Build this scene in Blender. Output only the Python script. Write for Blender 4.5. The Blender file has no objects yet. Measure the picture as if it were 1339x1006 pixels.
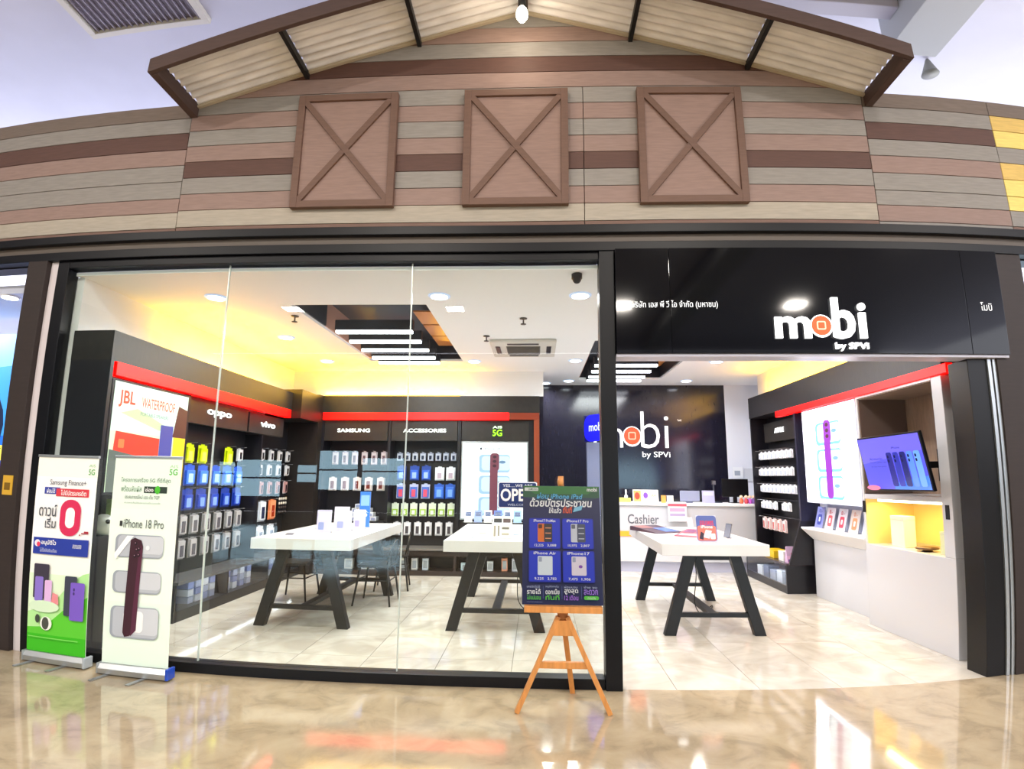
import bpy, bmesh, math, random
from mathutils import Vector, Matrix
import numpy as np
random.seed(7)
SC = bpy.context.scene
COL = SC.collection
# ------------------------------------------------------------------ camera, world, exposure
SC.view_settings.view_transform = 'Standard'; SC.view_settings.look = 'None'
SC.view_settings.exposure = 0.0; SC.view_settings.gamma = 1.0
SC.view_settings.use_curve_mapping = False
try:
    SC.cycles.use_denoising = True; SC.cycles.max_bounces = 8; SC.cycles.transparent_max_bounces = 12
    SC.cycles.diffuse_bounces = 4; SC.cycles.glossy_bounces = 4; SC.cycles.sample_clamp_indirect = 6
    SC.cycles.caustics_reflective = False; SC.cycles.caustics_refractive = False
except Exception: pass
# a phone's wide lens with its barrel distortion: radius on the sensor -> angle
F, K1, K2 = 0.72351, -0.06414, 0.41615            # in units of 1000 px of a 1339 px wide frame
YAW, PITCH, ROLL, EYE = -0.046458, 0.164032, 0.009135, 1.5
cd = bpy.data.cameras.new('camera'); cam = bpy.data.objects.new('camera', cd); COL.objects.link(cam)
cd.type = 'PANO'
cd.sensor_fit = 'HORIZONTAL'; cd.sensor_width = 36.0; cd.sensor_height = 36.0*1006/1339
cc = cd.cycles if hasattr(cd, 'cycles') and hasattr(cd.cycles, 'panorama_type') else cd
cc.panorama_type = 'FISHEYE_LENS_POLYNOMIAL'
cc.fisheye_fov = math.radians(170)
mm = 36.0/1.339
rr = np.linspace(0.0, 0.86, 400); th = np.arctan(rr*(1+K1*rr**2+K2*rr**4)/F)
A = np.stack([rr*mm, (rr*mm)**2, (rr*mm)**3, (rr*mm)**4], 1)
kk = np.linalg.lstsq(A, th, rcond=None)[0]
cc.fisheye_polynomial_k0 = 0.0
for i, k in enumerate(kk): setattr(cc, 'fisheye_polynomial_k%d' % (i+1), -float(k))
cy, sy, cp, sp, cr, sr = math.cos(YAW), math.sin(YAW), math.cos(PITCH), math.sin(PITCH), math.cos(ROLL), math.sin(ROLL)
fwd = Vector((sy*cp, cy*cp, sp)); rgt = Vector((cy, -sy, 0)); upv = rgt.cross(fwd)
r2 = cr*rgt+sr*upv; u2 = -sr*rgt+cr*upv
M = Matrix((r2, u2, -fwd)).transposed().to_4x4(); M.translation = Vector((0, 0, EYE)); cam.matrix_world = M
cd.clip_start = 0.05
SC.camera = cam
W = bpy.data.worlds.new('world'); SC.world = W; W.use_nodes = True
W.node_tree.nodes['Background'].inputs[0].default_value = (0.88, 0.90, 1.0, 1)
W.node_tree.nodes['Background'].inputs[1].default_value = 5.0

def area(name, loc, size, power, color=(1, 1, 1), rot=(0, 0, 0), sy_=None, parent=None, spread=180):
    l = bpy.data.lights.new(name, 'AREA'); l.energy = power; l.color = color; l.size = size
    l.spread = math.radians(spread)
    if sy_: l.shape = 'RECTANGLE'; l.size_y = sy_
    o = bpy.data.objects.new(name, l); COL.objects.link(o); o.location = loc; o.rotation_euler = rot
    if parent: o.parent = parent
    return o
# mall ceiling lamps (above and behind the viewer)
for x in (-7.5, -2.5, 2.5, 7.5):
    for y in (-7.5, -2.0):
        area('mall_lamp_light', (x, y, 6.5), .5, 300, (1.0, 0.92, 0.82), sy_=.5)

# ------------------------------------------------------------------ materials
def lin(c):
    if isinstance(c, str):
        c = c.lstrip('#'); c = ''.join(x*2 for x in c) if len(c) == 3 else c; c = [int(c[i:i+2], 16)/255 for i in (0, 2, 4)]
        return tuple(v/12.92 if v <= .04045 else ((v+.055)/1.055)**2.4 for v in c)
    return tuple(c)
_M = {}
def mat(c, rough=.5, metal=0., e=0., noise=None, bump=0., spec=.5, coat=0.):
    """noise=(scale, amount, stretch xyz): grain in colour; bump: relief."""
    key = (str(c), rough, metal, e, noise, bump, spec, coat)
    if key in _M: return _M[key]
    m = bpy.data.materials.new('material'); m.use_nodes = True; nt = m.node_tree
    b = nt.nodes['Principled BSDF']; L = lin(c)
    b.inputs['Base Color'].default_value = (*L, 1); b.inputs['Roughness'].default_value = rough
    b.inputs['Metallic'].default_value = metal; b.inputs['Specular IOR Level'].default_value = spec
    b.inputs['Coat Weight'].default_value = coat
    if e: 
        b.inputs['Emission Color'].default_value = (*L, 1); b.inputs['Emission Strength'].default_value = e
        b.inputs['Base Color'].default_value = (L[0]*.3, L[1]*.3, L[2]*.3, 1)
    if noise or bump:
        tc = nt.nodes.new('ShaderNodeTexCoord'); mp = nt.nodes.new('ShaderNodeMapping')
        nz = nt.nodes.new('ShaderNodeTexNoise'); s, a, st = noise or (20, 0, (1, 1, 1))
        mp.inputs['Scale'].default_value = st; nz.inputs['Scale'].default_value = s; nz.inputs['Detail'].default_value = 6
        nt.links.new(tc.outputs['Object'], mp.inputs[0]); nt.links.new(mp.outputs[0], nz.inputs[0])
        if a:
            cr_ = nt.nodes.new('ShaderNodeValToRGB'); cr_.color_ramp.elements[0].position = .3; cr_.color_ramp.elements[1].position = .7
            cr_.color_ramp.elements[0].color = (*[max(0, v*(1-a)) for v in L], 1)
            cr_.color_ramp.elements[1].color = (*[min(1, v*(1+a)) for v in L], 1)
            nt.links.new(nz.outputs[0], cr_.inputs[0]); nt.links.new(cr_.outputs[0], b.inputs['Base Color'])
        if bump:
            bp = nt.nodes.new('ShaderNodeBump'); bp.inputs['Strength'].default_value = bump; bp.inputs['Distance'].default_value = .01
            nt.links.new(nz.outputs[0], bp.inputs['Height']); nt.links.new(bp.outputs[0], b.inputs['Normal'])
    _M[key] = m; return m
def glass_mat(tint, refl=1.6):
    m = bpy.data.materials.new('glass'); m.use_nodes = True; nt = m.node_tree; nt.nodes.clear()
    o = nt.nodes.new('ShaderNodeOutputMaterial'); t = nt.nodes.new('ShaderNodeBsdfTransparent'); g = nt.nodes.new('ShaderNodeBsdfGlossy')
    mx = nt.nodes.new('ShaderNodeMixShader'); f = nt.nodes.new('ShaderNodeFresnel'); f.inputs[0].default_value = 1.45
    mu = nt.nodes.new('ShaderNodeMath'); mu.operation = 'MULTIPLY'; mu.inputs[1].default_value = refl
    t.inputs[0].default_value = (*tint, 1); g.inputs['Roughness'].default_value = 0.0
    ge = nt.nodes.new('ShaderNodeNewGeometry'); iv = nt.nodes.new('ShaderNodeMath'); iv.operation = 'SUBTRACT'; iv.inputs[0].default_value = 1.0
    m2 = nt.nodes.new('ShaderNodeMath'); m2.operation = 'MULTIPLY'       # one reflecting face per pane: no inner total reflection
    nt.links.new(ge.outputs['Backfacing'], iv.inputs[1]); nt.links.new(iv.outputs[0], m2.inputs[1])
    nt.links.new(f.outputs[0], mu.inputs[0]); nt.links.new(mu.outputs[0], m2.inputs[0]); nt.links.new(m2.outputs[0], mx.inputs[0])
    nt.links.new(t.outputs[0], mx.inputs[1]); nt.links.new(g.outputs[0], mx.inputs[2]); nt.links.new(mx.outputs[0], o.inputs[0])
    return m
GLASS = glass_mat((.955, .985, .965)); CLEAR = glass_mat((.97, .97, .98))
def concrete():
    m = bpy.data.materials.new('polished_concrete'); m.use_nodes = True; nt = m.node_tree; b = nt.nodes['Principled BSDF']
    tc = nt.nodes.new('ShaderNodeTexCoord')
    def nz(s, d=8, dist=.4):
        n = nt.nodes.new('ShaderNodeTexNoise'); n.inputs['Scale'].default_value = s; n.inputs['Detail'].default_value = d
        n.inputs['Distortion'].default_value = dist; n.inputs['Roughness'].default_value = .62; nt.links.new(tc.outputs['Object'], n.inputs[0]); return n
    def ramp(n, cols):
        r = nt.nodes.new('ShaderNodeValToRGB'); r.color_ramp.elements.remove(r.color_ramp.elements[1])
        for i, (p, c) in enumerate(cols):
            e = r.color_ramp.elements[0] if i == 0 else r.color_ramp.elements.new(p)
            e.position = p; e.color = (*lin(c), 1)
        nt.links.new(n.outputs[0], r.inputs[0]); return r
    a = ramp(nz(1.6), [(.3, '#9c8e78'), (.5, '#ad9c80'), (.7, '#b8a88c')])
    c = ramp(nz(4, 12, .6), [(.36, '#857a66'), (.5, '#b0a084'), (.66, '#c2b498')])
    mx = nt.nodes.new('ShaderNodeMixRGB'); mx.inputs[0].default_value = .45
    nt.links.new(a.outputs[0], mx.inputs[1]); nt.links.new(c.outputs[0], mx.inputs[2]); nt.links.new(mx.outputs[0], b.inputs['Base Color'])
    rg = ramp(nz(2.2), [(.3, '#1d1d1d'), (.75, '#555555')]); rg.color_ramp.elements[0].color = (.03, .03, .03, 1); rg.color_ramp.elements[1].color = (.11, .11, .11, 1)
    nt.links.new(rg.outputs[0], b.inputs['Roughness']); b.inputs['Specular IOR Level'].default_value = 1.0
    bp = nt.nodes.new('ShaderNodeBump'); bp.inputs['Strength'].default_value = .05; bp.inputs['Distance'].default_value = .01
    nt.links.new(nz(3).outputs[0], bp.inputs['Height']); nt.links.new(bp.outputs[0], b.inputs['Normal'])
    return m
def marble(c1, c2):
    m = bpy.data.materials.new('tile'); m.use_nodes = True; nt = m.node_tree; b = nt.nodes['Principled BSDF']
    tc = nt.nodes.new('ShaderNodeTexCoord'); oi = nt.nodes.new('ShaderNodeObjectInfo'); ad = nt.nodes.new('ShaderNodeVectorMath'); ad.operation = 'ADD'
    cb = nt.nodes.new('ShaderNodeVectorMath'); cb.operation = 'SCALE'; cb.inputs[0].default_value = (9, 7, 5)
    nt.links.new(oi.outputs['Random'], cb.inputs['Scale']); nt.links.new(tc.outputs['Object'], ad.inputs[0]); nt.links.new(cb.outputs[0], ad.inputs[1])
    n = nt.nodes.new('ShaderNodeTexNoise'); n.inputs['Scale'].default_value = 2.2; n.inputs['Detail'].default_value = 7; n.inputs['Distortion'].default_value = 1.5
    nt.links.new(ad.outputs[0], n.inputs[0]); r = nt.nodes.new('ShaderNodeValToRGB')
    r.color_ramp.elements[0].position = .35; r.color_ramp.elements[0].color = (*lin(c1), 1)
    r.color_ramp.elements[1].position = .65; r.color_ramp.elements[1].color = (*lin(c2), 1)
    nt.links.new(n.outputs[0], r.inputs[0]); nt.links.new(r.outputs[0], b.inputs['Base Color'])
    b.inputs['Roughness'].default_value = .09; b.inputs['Specular IOR Level'].default_value = .6
    return m

BLACK = mat('#08080e', .4, spec=.3); BLK2 = mat('#15131a', .35); DARKW = mat('#1d1816', .4, noise=(14, .35, (1, 1, 8)))
DARKH = mat('#1d1816', .4, noise=(14, .35, (1, 8, 1)))
WHITE = mat('#f2f2f4', .45); WGLOSS = mat('#eeeef2', .12, coat=.3); WCAB = mat('#c9c9ce', .2, coat=.15); STEEL = mat('#9a9aa2', .3, metal=1); ALU = mat('#b9bdc0', .35, metal=.8)
CEIL = mat('#f0f2f8', .7); PEG = mat('#16151b', .4); LEGW = mat('#0d0c10', .4, noise=(12, .3, (4, 4, 1)))
LIGHT = mat('#f4f7ff', .5, e=9.0); WIRE = mat('#0a0a0b', .5)

# ------------------------------------------------------------------ mesh building
class MB:
    def __init__(s): s.v = []; s.f = []; s.m = []; s.mats = []; s.sm = []
    def mi(s, m):
        if m not in s.mats: s.mats.append(m)
        return s.mats.index(m)
    def add(s, vs, fs, m, smooth=False):
        o = len(s.v); s.v += [tuple(v) for v in vs]; k = s.mi(m)
        for f in fs: s.f.append([o+i for i in f]); s.m.append(k); s.sm.append(smooth)
        return s
    def box(s, x0, x1, y0, y1, z0, z1, m):
        if x0 > x1: x0, x1 = x1, x0
        if y0 > y1: y0, y1 = y1, y0
        vs = [(x, y, z) for z in (z0, z1) for y in (y0, y1) for x in (x0, x1)]
        return s.add(vs, [(0, 2, 3, 1), (4, 5, 7, 6), (0, 1, 5, 4), (2, 6, 7, 3), (0, 4, 6, 2), (1, 3, 7, 5)], m)
    def hexa(s, q, m):      # 8 points: bottom 4 ccw, top 4 ccw
        return s.add(q, [(3, 2, 1, 0), (4, 5, 6, 7), (0, 1, 5, 4), (1, 2, 6, 5), (2, 3, 7, 6), (3, 0, 4, 7)], m)
    def bar(s, a, b, w, h, m, up=(0, 0, 1)):
        a = Vector(a); b = Vector(b); d = (b-a).normalized(); up = Vector(up)
        if abs(d.dot(up)) > .98: up = Vector((0, 1, 0))
        x = d.cross(up).normalized()*w/2; z = x.cross(d).normalized()*h/2
        return s.hexa([a-x-z, a+x-z, b+x-z, b-x-z, a-x+z, a+x+z, b+x+z, b-x+z], m)
    def tube(s, pts, r, m, n=8, cap=True, smooth=True):
        pts = [Vector(p) for p in pts]; rs = r if isinstance(r, (list, tuple)) else [r]*len(pts)
        vs = []; fs = []; ref = None
        for i, p in enumerate(pts):
            d = (pts[min(i+1, len(pts)-1)]-pts[max(i-1, 0)]).normalized()
            if ref is None: ref = Vector((0, 0, 1)) if abs(d.z) < .9 else Vector((1, 0, 0))
            x = d.cross(ref).normalized(); y = x.cross(d).normalized(); ref = y
            for k in range(n):
                a = 2*math.pi*k/n; vs.append(p+(x*math.cos(a)+y*math.sin(a))*rs[i])
        for i in range(len(pts)-1):
            for k in range(n): fs.append((i*n+k, i*n+(k+1) % n, (i+1)*n+(k+1) % n, (i+1)*n+k))
        if cap: fs += [tuple(range(n))[::-1], tuple(range((len(pts)-1)*n, len(pts)*n))]
        return s.add(vs, fs, m, smooth)
    def lathe(s, c, prof, m, n=24, smooth=True):   # prof (r,z) bottom to top
        vs = []; fs = []
        for r, z in prof:
            for k in range(n): a = 2*math.pi*k/n; vs.append((c[0]+r*math.cos(a), c[1]+r*math.sin(a), c[2]+z))
        for i in range(len(prof)-1):
            for k in range(n): fs.append((i*n+k, i*n+(k+1) % n, (i+1)*n+(k+1) % n, (i+1)*n+k))
        fs += [tuple(range(n))[::-1], tuple(range((len(prof)-1)*n, len(prof)*n))]
        return s.add(vs, fs, m, smooth)
    def prism(s, poly, o, ux, uz, t, m):  # polygon in plane, extruded along ux x uz by t
        o = Vector(o); ux = Vector(ux); uz = Vector(uz); n = ux.cross(uz).normalized()*t; k = len(poly)
        vs = [o+ux*a+uz*b for a, b in poly]; vs += [v+n for v in vs]
        return s.add(vs, [tuple(range(k))[::-1], tuple(range(k, 2*k))]+[(i, (i+1) % k, k+(i+1) % k, k+i) for i in range(k)], m)
    def build(s, name, parent=None, loc=None, bev=0., kind=None, label=None):
        me = bpy.data.meshes.new(name); me.from_pydata(s.v, [], s.f)
        for m in s.mats: me.materials.append(m)
        me.polygons.foreach_set('material_index', s.m); me.polygons.foreach_set('use_smooth', s.sm)
        bm = bmesh.new(); bm.from_mesh(me); bmesh.ops.recalc_face_normals(bm, faces=bm.faces)
        if bev:
            ed = [e for e in bm.edges if e.is_manifold and e.calc_face_angle(0) > .6]
            bmesh.ops.bevel(bm, geom=ed, offset=bev, segments=2, profile=.6, affect='EDGES', clamp_overlap=True)
        bm.to_mesh(me); bm.free(); me.update()
        o = bpy.data.objects.new(name, me); COL.objects.link(o)
        if loc is not None: o.location = loc
        if parent: o.parent = parent
        if kind: o['kind'] = kind
        if label: o['label'] = label
        return o
def tag(o, label, cat, group=None):
    o['label'] = label; o['category'] = cat
    if group: o['group'] = group
    return o
def thing(name, label, cat, loc=(0, 0, 0), rz=0., group=None):
    o = bpy.data.objects.new(name, None); o.empty_display_size = .1; COL.objects.link(o); o.location = loc; o.rotation_euler = (0, 0, rz)
    return tag(o, label, cat, group)
def struct(name, mb, parent=None, bev=0.):
    o = mb.build(name, parent, bev=bev)
    if not parent: o['kind'] = 'structure'
    return o
def copy_tree(o, parent=None):
    c = o.copy(); COL.objects.link(c); c.parent = parent
    for ch in list(o.children): copy_tree(ch, c)
    return c
_T = {}
def glyphs(txt, bold=0., shear=0.):
    k = (txt, bold, shear)
    if k in _T: return _T[k]
    cu = bpy.data.curves.new('t', 'FONT'); cu.body = txt; cu.size = 1; cu.offset = bold; cu.shear = shear; cu.resolution_u = 3
    o = bpy.data.objects.new('t', cu); COL.objects.link(o)
    dg = bpy.context.evaluated_depsgraph_get(); me = o.evaluated_get(dg).to_mesh()
    vs = [(v.co.x, v.co.y) for v in me.vertices]; fs = [tuple(p.vertices) for p in me.polygons]
    o.evaluated_get(dg).to_mesh_clear(); bpy.data.objects.remove(o); bpy.data.curves.remove(cu)
    x0 = min(v[0] for v in vs); x1 = max(v[0] for v in vs); y0 = min(v[1] for v in vs); y1 = max(v[1] for v in vs)
    _T[k] = ([((x-x0)/(x1-x0), (y-y0)/(y1-y0)) for x, y in vs], fs, (x1-x0)/(y1-y0)); return _T[k]
class Print:
    """flat print on a surface: o = lower left corner, ux to the right, uz up; w,h its size; layers lie 0.5 mm apart"""
    def __init__(s, o, ux, uz, w, h, e=0., rough=.45):
        s.mb = MB(); s.o = Vector(o); s.ux = Vector(ux).normalized(); s.uz = Vector(uz).normalized(); s.n = s.ux.cross(s.uz); s.w = w; s.h = h; s.e = e; s.r = rough; s.k = 0
    def P(s, u, v, k): return s.o+s.ux*(u*s.w)+s.uz*(v*s.h)+s.n*(.0006*(k+1))
    def m(s, c, e=None): return mat(c, s.r, e=s.e if e is None else e)
    def poly(s, pts, c, e=None):
        s.mb.add([s.P(u, v, s.k) for u, v in pts], [tuple(range(len(pts)))], s.m(c, e)); s.k += 1; return s
    def rect(s, u0, v0, u1, v1, c, e=None): return s.poly([(u0, v0), (u1, v0), (u1, v1), (u0, v1)], c, e)
    def rrect(s, u0, v0, u1, v1, r, c, e=None):   # r in metres
        a = r/s.w; b = r/s.h; p = []
        for cx, cy_, t0 in ((u1-a, v0+b, -90), (u1-a, v1-b, 0), (u0+a, v1-b, 90), (u0+a, v0+b, 180)):
            for t in range(0, 91, 18): p.append((cx+a*math.cos(math.radians(t0+t)), cy_+b*math.sin(math.radians(t0+t))))
        return s.poly(p, c, e)
    def ell(s, u, v, ru, rv, c, e=None, n=20): return s.poly([(u+ru*math.cos(2*math.pi*i/n), v+rv*math.sin(2*math.pi*i/n)) for i in range(n)], c, e)
    def text(s, t, u0, v0, u1, v1, c, bold=0., shear=0., e=None, t3=0.):
        bold *= .42
        vs, fs, _ = glyphs(t, bold, shear); k = s.k; s.k += 1
        q = [s.P(u0+(u1-u0)*a, v0+(v1-v0)*b, k) for a, b in vs]
        if t3:
            n = len(q); q2 = q+[p+s.n*t3 for p in q]; cnt = {}
            for f in fs:
                for i in range(len(f)): ed = (f[i], f[(i+1) % len(f)]); cnt[ed] = 1
            side = [(a, b, n+b, n+a) for (a, b) in cnt if (b, a) not in cnt]
            s.mb.add(q2, [tuple(i+n for i in f) for f in fs]+side, s.m(c, e))
        else: s.mb.add(q, fs, s.m(c, e))
        return s
    def build(s, name, parent=None, label=None): 
        me = s.mb; o = me_build_flat(me, name, parent)
        if label: o['label'] = label
        return o
def me_build_flat(s, name, parent):
    me = bpy.data.meshes.new(name); me.from_pydata(s.v, [], s.f)
    for m in s.mats: me.materials.append(m)
    me.polygons.foreach_set('material_index', s.m); me.update()
    o = bpy.data.objects.new(name, me); COL.objects.link(o)
    if parent: o.parent = parent
    return o
PX, PY, PZ, NX = (1, 0, 0), (0, 1, 0), (0, 0, 1), (-1, 0, 0); NY = (0, -1, 0)
ORD = ['first', 'second', 'third', 'fourth', 'fifth', 'sixth', 'seventh', 'eighth', 'ninth', 'tenth', 'eleventh', 'twelfth']

# ------------------------------------------------------------------ SETTING: floors
FY = 4.30
mf = MB().box(-14, 14, -14, FY-.02, -.12, 0, concrete()); struct('floor_mall', mf)
fl = MB().box(-4.12, 4.2, FY-.02, 10.4, -.12, -.004, mat('#6d675c', .6)); floor_shop = struct('floor_shop', fl)
TM = marble('#bdb6a9', '#d6d1c6'); tme = MB().box(.002, .598, .002, .598, 0, .003, TM).build('floor_tile', floor_shop, (0, 0, -.004), bev=.001)
first = True
for i in range(-9, 6):
    for j in range(0, 11):
        x = .4+.6*i; y = FY-.02+.6*j
        if x < -4.2 or x > 3.9 or y > 10.2: continue
        if first: o = tme; first = False
        else: o = tme.copy(); COL.objects.link(o)
        o.location = (x, y, -.003)
nb = MB().box(-14, -4.12, FY-.02, 9, -.12, 0, mat('#b8b2a6', .15)); struct('floor_left_shop', nb)
nb = MB().box(4.2, 14, FY-.02, 9, -.12, 0, mat('#b8b2a6', .15)); struct('floor_right_shop', nb)
# mall ceiling, far walls with daylit glazing opposite the shop
MC = mat('#cbcad6', .55, noise=(1.2, .04, (1, 1, 1)))
struct('ceiling_mall', MB().box(-16, 16, -14, 16, 6.6, 6.8, MC))
struct('wall_far', MB().box(-16, 16, 16, 16.2, 0, 6.6, mat('#b9b7c8', .7)))
DKW = mat('#2c2830', .6)
wo = struct('wall_opposite', MB().box(-14, 14, -14.4, -14.2, 0, 6.6, DKW))
struct('wall_mall_left', MB().box(-14.2, -14, -14.2, 4, 0, 6.6, DKW))
struct('wall_mall_right', MB().box(14, 14.2, -14.2, 4, 0, 3.3, DKW))
for i, (a, b, c, d) in enumerate([(-13.7, -12.6, 1.0, 2.0), (-12.5, -10.6, .6, 2.1), (-9.9, -9.1, 1.2, 1.9), (-9.0, -7.4, .9, 2.5), (-7.2, -5.5, 1.1, 2.2), (4.2, 6.2, .8, 2.3), (6.5, 8.6, .6, 2.2), (9.2, 11.5, .8, 2.4)]):
    w = struct('window_%d' % (i+1), MB().box(a, b, -14.19, -14.15, c, d, mat('#bfeaff', .4, e=9)))
    MB().box(a-.06, a+.02, -14.15, -14.1, c, d, BLK2).box(a, b, -14.15, -14.1, (c+d)/2-.03, (c+d)/2+.03, BLK2).box(a, b, -14.15, -14.1, d-.02, d+.06, BLK2).build('window_frame', w)

# ------------------------------------------------------------------ front wall with coloured planks
def wood(c, s=1): return mat(c, .6, noise=(7, .10, (1, 1, 9)), bump=.05)
PC = dict(c=wood('#b0a697'), p=wood('#967d74'), g=wood('#928c86'), d=wood('#5c3f36'), b=wood('#7d6053'), y=wood('#f0d878'), o=wood('#e0bc68'), n=wood('#77695f'))
wf = MB().box(-14, 14, FY+.04, FY+.2, 3.28, 4.775, BLK2)
wf.prism([(-3.05, 4.775), (2.81, 4.775), (-.12, 5.60)], (0, FY+.2, 0), PX, PZ, .16, BLK2)
wall_front = struct('wall_front', wf)
def plank(xa, xb, xc, xd, z0, z1, m):
    g = .003; y0 = FY-.0; y1 = FY+.04
    q = [(xa+g, y0, z0+g), (xb-g, y0, z0+g), (xb-g, y1, z0+g), (xa+g, y1, z0+g), (xc+g, y0, z1-g), (xd-g, y0, z1-g), (xd-g, y1, z1-g), (xc+g, y1, z1-g)]
    MB().hexa(q, m).build('plank', wall_front, bev=.0015)
def gx(z): return min(2.93, max(0.02, 2.93-(z-4.80)/.285)) if z > 4.76 else 2.93
cz = [3.43]+[3.577+.1546*k for k in range(14)]
for k, ch in enumerate('bcpgdpgpgpdgpg'):
    z0, z1 = cz[k], cz[k+1]
    if z1 < 4.82: plank(-3.11, .385, -3.11, .385, z0, z1, PC[ch]); plank(.385, 2.79, .385, 2.79, z0, z1, PC[ch])
    else: plank(-.12-gx(z0), -.12+gx(z0), -.12-gx(z1), -.12+gx(z1), z0, z1, PC[ch])
sz = [3.43, 3.57, 3.715, 3.85, 4.01, 4.17, 4.325, 4.49, 4.64, 4.785]
for k, ch in enumerate('bcpggpdgn'):
    plank(-8, -3.11, -8, -3.11, sz[k], sz[k+1], PC[ch]); plank(-13, -8, -13, -8, sz[k], sz[k+1], PC[ch])
for k, ch in enumerate('gpggpgdgn'): plank(2.79, 4.015, 2.79, 4.015, sz[k], sz[k+1], PC[ch])
for k, ch in enumerate('bgyyogyon'): plank(4.015, 8, 4.015, 8, sz[k], sz[k+1], PC[ch])
# head trims over the shopfront
TR1 = mat('#5f554d', .5)
struct('trim_1', MB().box(-13, 8, FY-.10, FY+.05, 3.43, 3.50, BLACK), bev=.004)
struct('trim_2', MB().box(-13, 8, FY-.05, FY+.05, 3.365, 3.43, TR1), bev=.003)
struct('trim_3', MB().box(-13, 8, FY-.07, FY+.10, 3.29, 3.365, BLACK), bev=.004)

# x-braced shutters
FRB = wood('#6e5245'); BRD = wood('#93786e')
for i, x in enumerate((-1.642, -.186, 1.276)):
    t = thing('shutter_panel', 'brown barn style panel with crossed braces on plank wall, %s' % ['left of the three', 'middle one under the bulb', 'right of the three'][i], 'wall panel', (x, FY, 3.705), 0, 'crossed panels on the plank wall')
    w, h = .44, 1.06
    MB().box(-w+.03, w-.03, -.03, -.004, .03, h-.03, BRD).build('board', t)
    for a in ((-w, -w+.06, 0, h), (w-.06, w, 0, h)): MB().box(a[0], a[1], -.055, -.004, a[2], a[3], FRB).build('frame_board', t, bev=.003)
    for a in ((-w+.06, w-.06, 0, .06), (-w+.06, w-.06, h-.06, h)): MB().box(a[0], a[1], -.054, -.004, a[2], a[3], FRB).build('frame_board', t, bev=.003)
    MB().bar((-w+.06, -.04, .06), (w-.06, -.04, h-.06), .02, .05, FRB, up=(1, 0, -1)).build('cross_brace', t)
    MB().bar((-w+.06, -.043, h-.06), (w-.06, -.043, .06), .02, .05, FRB, up=(1, 0, 1)).build('cross_brace', t)

# gable canopy of corrugated sheets
cn = thing('gable_canopy', 'brown gabled canopy with corrugated metal sheets above the plank wall', 'canopy', (-.12, FY, 4.7))
BRN = wood('#4e3a34'); SHT = mat('#dedcdc', .4, noise=(4, .18, (.8, 5, 1)))
YF = 3.68-FY
def ez(x): return .06+.285*(2.93-abs(x))
for s in (-1, 1):
    d = Vector((s*2.93, 0, ez(2.93)-ez(0))); 
    q = []
    for x, zz in ((s*3.0, ez(3.0)), (0, ez(0))):
        q.append((x, zz))
    f = MB(); (xa, za), (xb, zb) = q
    f.hexa([(xa, YF-.02, za-.10), (xb, YF-.02, zb-.10), (xb, YF+.02, zb-.10), (xa, YF+.02, za-.10), (xa, YF-.02, za+.03), (xb, YF-.02, zb+.03), (xb, YF+.02, zb+.03), (xa, YF+.02, za+.03)], BRN).build('front_fascia', cn, bev=.004)
    MB().box(s*2.93, s*3.0, YF+.02, -.003, ez(3)-.10, ez(3)+.03, BRN).build('eave_board', cn, bev=.004)
    for a, b in ((2.93, 1.93), (1.93, .93), (.93, .0)):
        sh = MB(); vs = []; fs = []; n = 80
        for (x, dz) in ((a-.01, 0), (b+.01, 0), (a-.01, .004), (b+.01, .004)):
            for i in range(n+1):
                y = YF+.03+(abs(YF)+.16)*i/n; vs.append((s*x, y, ez(x)+.0+.016*math.sin(2*math.pi*(y-YF)/.085)+dz))
        for i in range(n): fs += [(i, i+1, n+2+i, n+1+i), (2*n+2+i, 3*n+3+i, 3*n+4+i, 2*n+3+i)]
        sh.add(vs, fs, SHT, True).build('corrugated_sheet', cn)
    MB().bar((s*2.93, -.02, ez(2.93)-.022), (0, -.02, ez(0)-.022), .03, .022, mat('#b8ab94', .5)).build('edge_flashing', cn)
    for x in (1.93, .93):
        MB().box(s*x-.018, s*x+.018, YF+.02, -.003, ez(x)-.075, ez(x)-.016, WIRE).build('rafter', cn)
MB().box(-.035, .035, YF+.02, -.14, ez(0)-.12, ez(0)-.03, mat('#2a201e', .5)).build('ridge_beam', cn)
t = thing('hanging_bulb', 'glowing bulb in black holder hanging under the canopy peak', 'lamp', (-.13, 3.98, 5.20))
MB().lathe((0, 0, 0), [(.0, .0), (.03, .01), (.048, .045), (.05, .075), (.038, .115), (.022, .14)], mat('#fff4dc', .4, e=22)).build('bulb', t)
MB().lathe((0, 0, .14), [(.03, 0), (.034, .02), (.034, .10), (.012, .12), (.012, .2)], WIRE).build('holder', t)
l = bpy.data.lights.new('bulb_light', 'POINT'); l.energy = 5; l.color = (1, .78, .55); l.shadow_soft_size = .06
lo = bpy.data.objects.new('bulb_light', l); COL.objects.link(lo); lo.location = (0, -.1, -.08); lo.parent = t

# mall ceiling fittings
t = thing('ceiling_grille', 'rectangular air return grille with pale frame in mall ceiling above left', 'vent', (-4.5, 4.36, 6.6))
MB().box(-.72, .72, -.78, .78, -.02, -.004, mat('#77707a', .6)).build('backing', t)
for a in ((-.78, .78, .74, .82), (-.78, .78, -.82, -.74), (-.78, -.7, -.74, .74), (.7, .78, -.74, .74)): MB().box(a[0], a[1], a[2], a[3], -.07, -.004, mat('#d8d2c4', .5)).build('frame', t, bev=.004)
for k in range(18): MB().box(-.7+.04+k*.078, -.7+.05+k*.078, -.74, .74, -.05, -.02, mat('#9a929c', .5)).build('slat', t)
struct('trim_4', MB().box(3.86, 4.48, -12, 5.35, 6.12, 6.6, mat('#aeb0b0', .6)), bev=.01)
struct('trim_5', MB().box(1.2, 3.86, 4.95, 5.15, 6.4, 6.6, mat('#b9b6c0', .6)), bev=.01)
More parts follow.
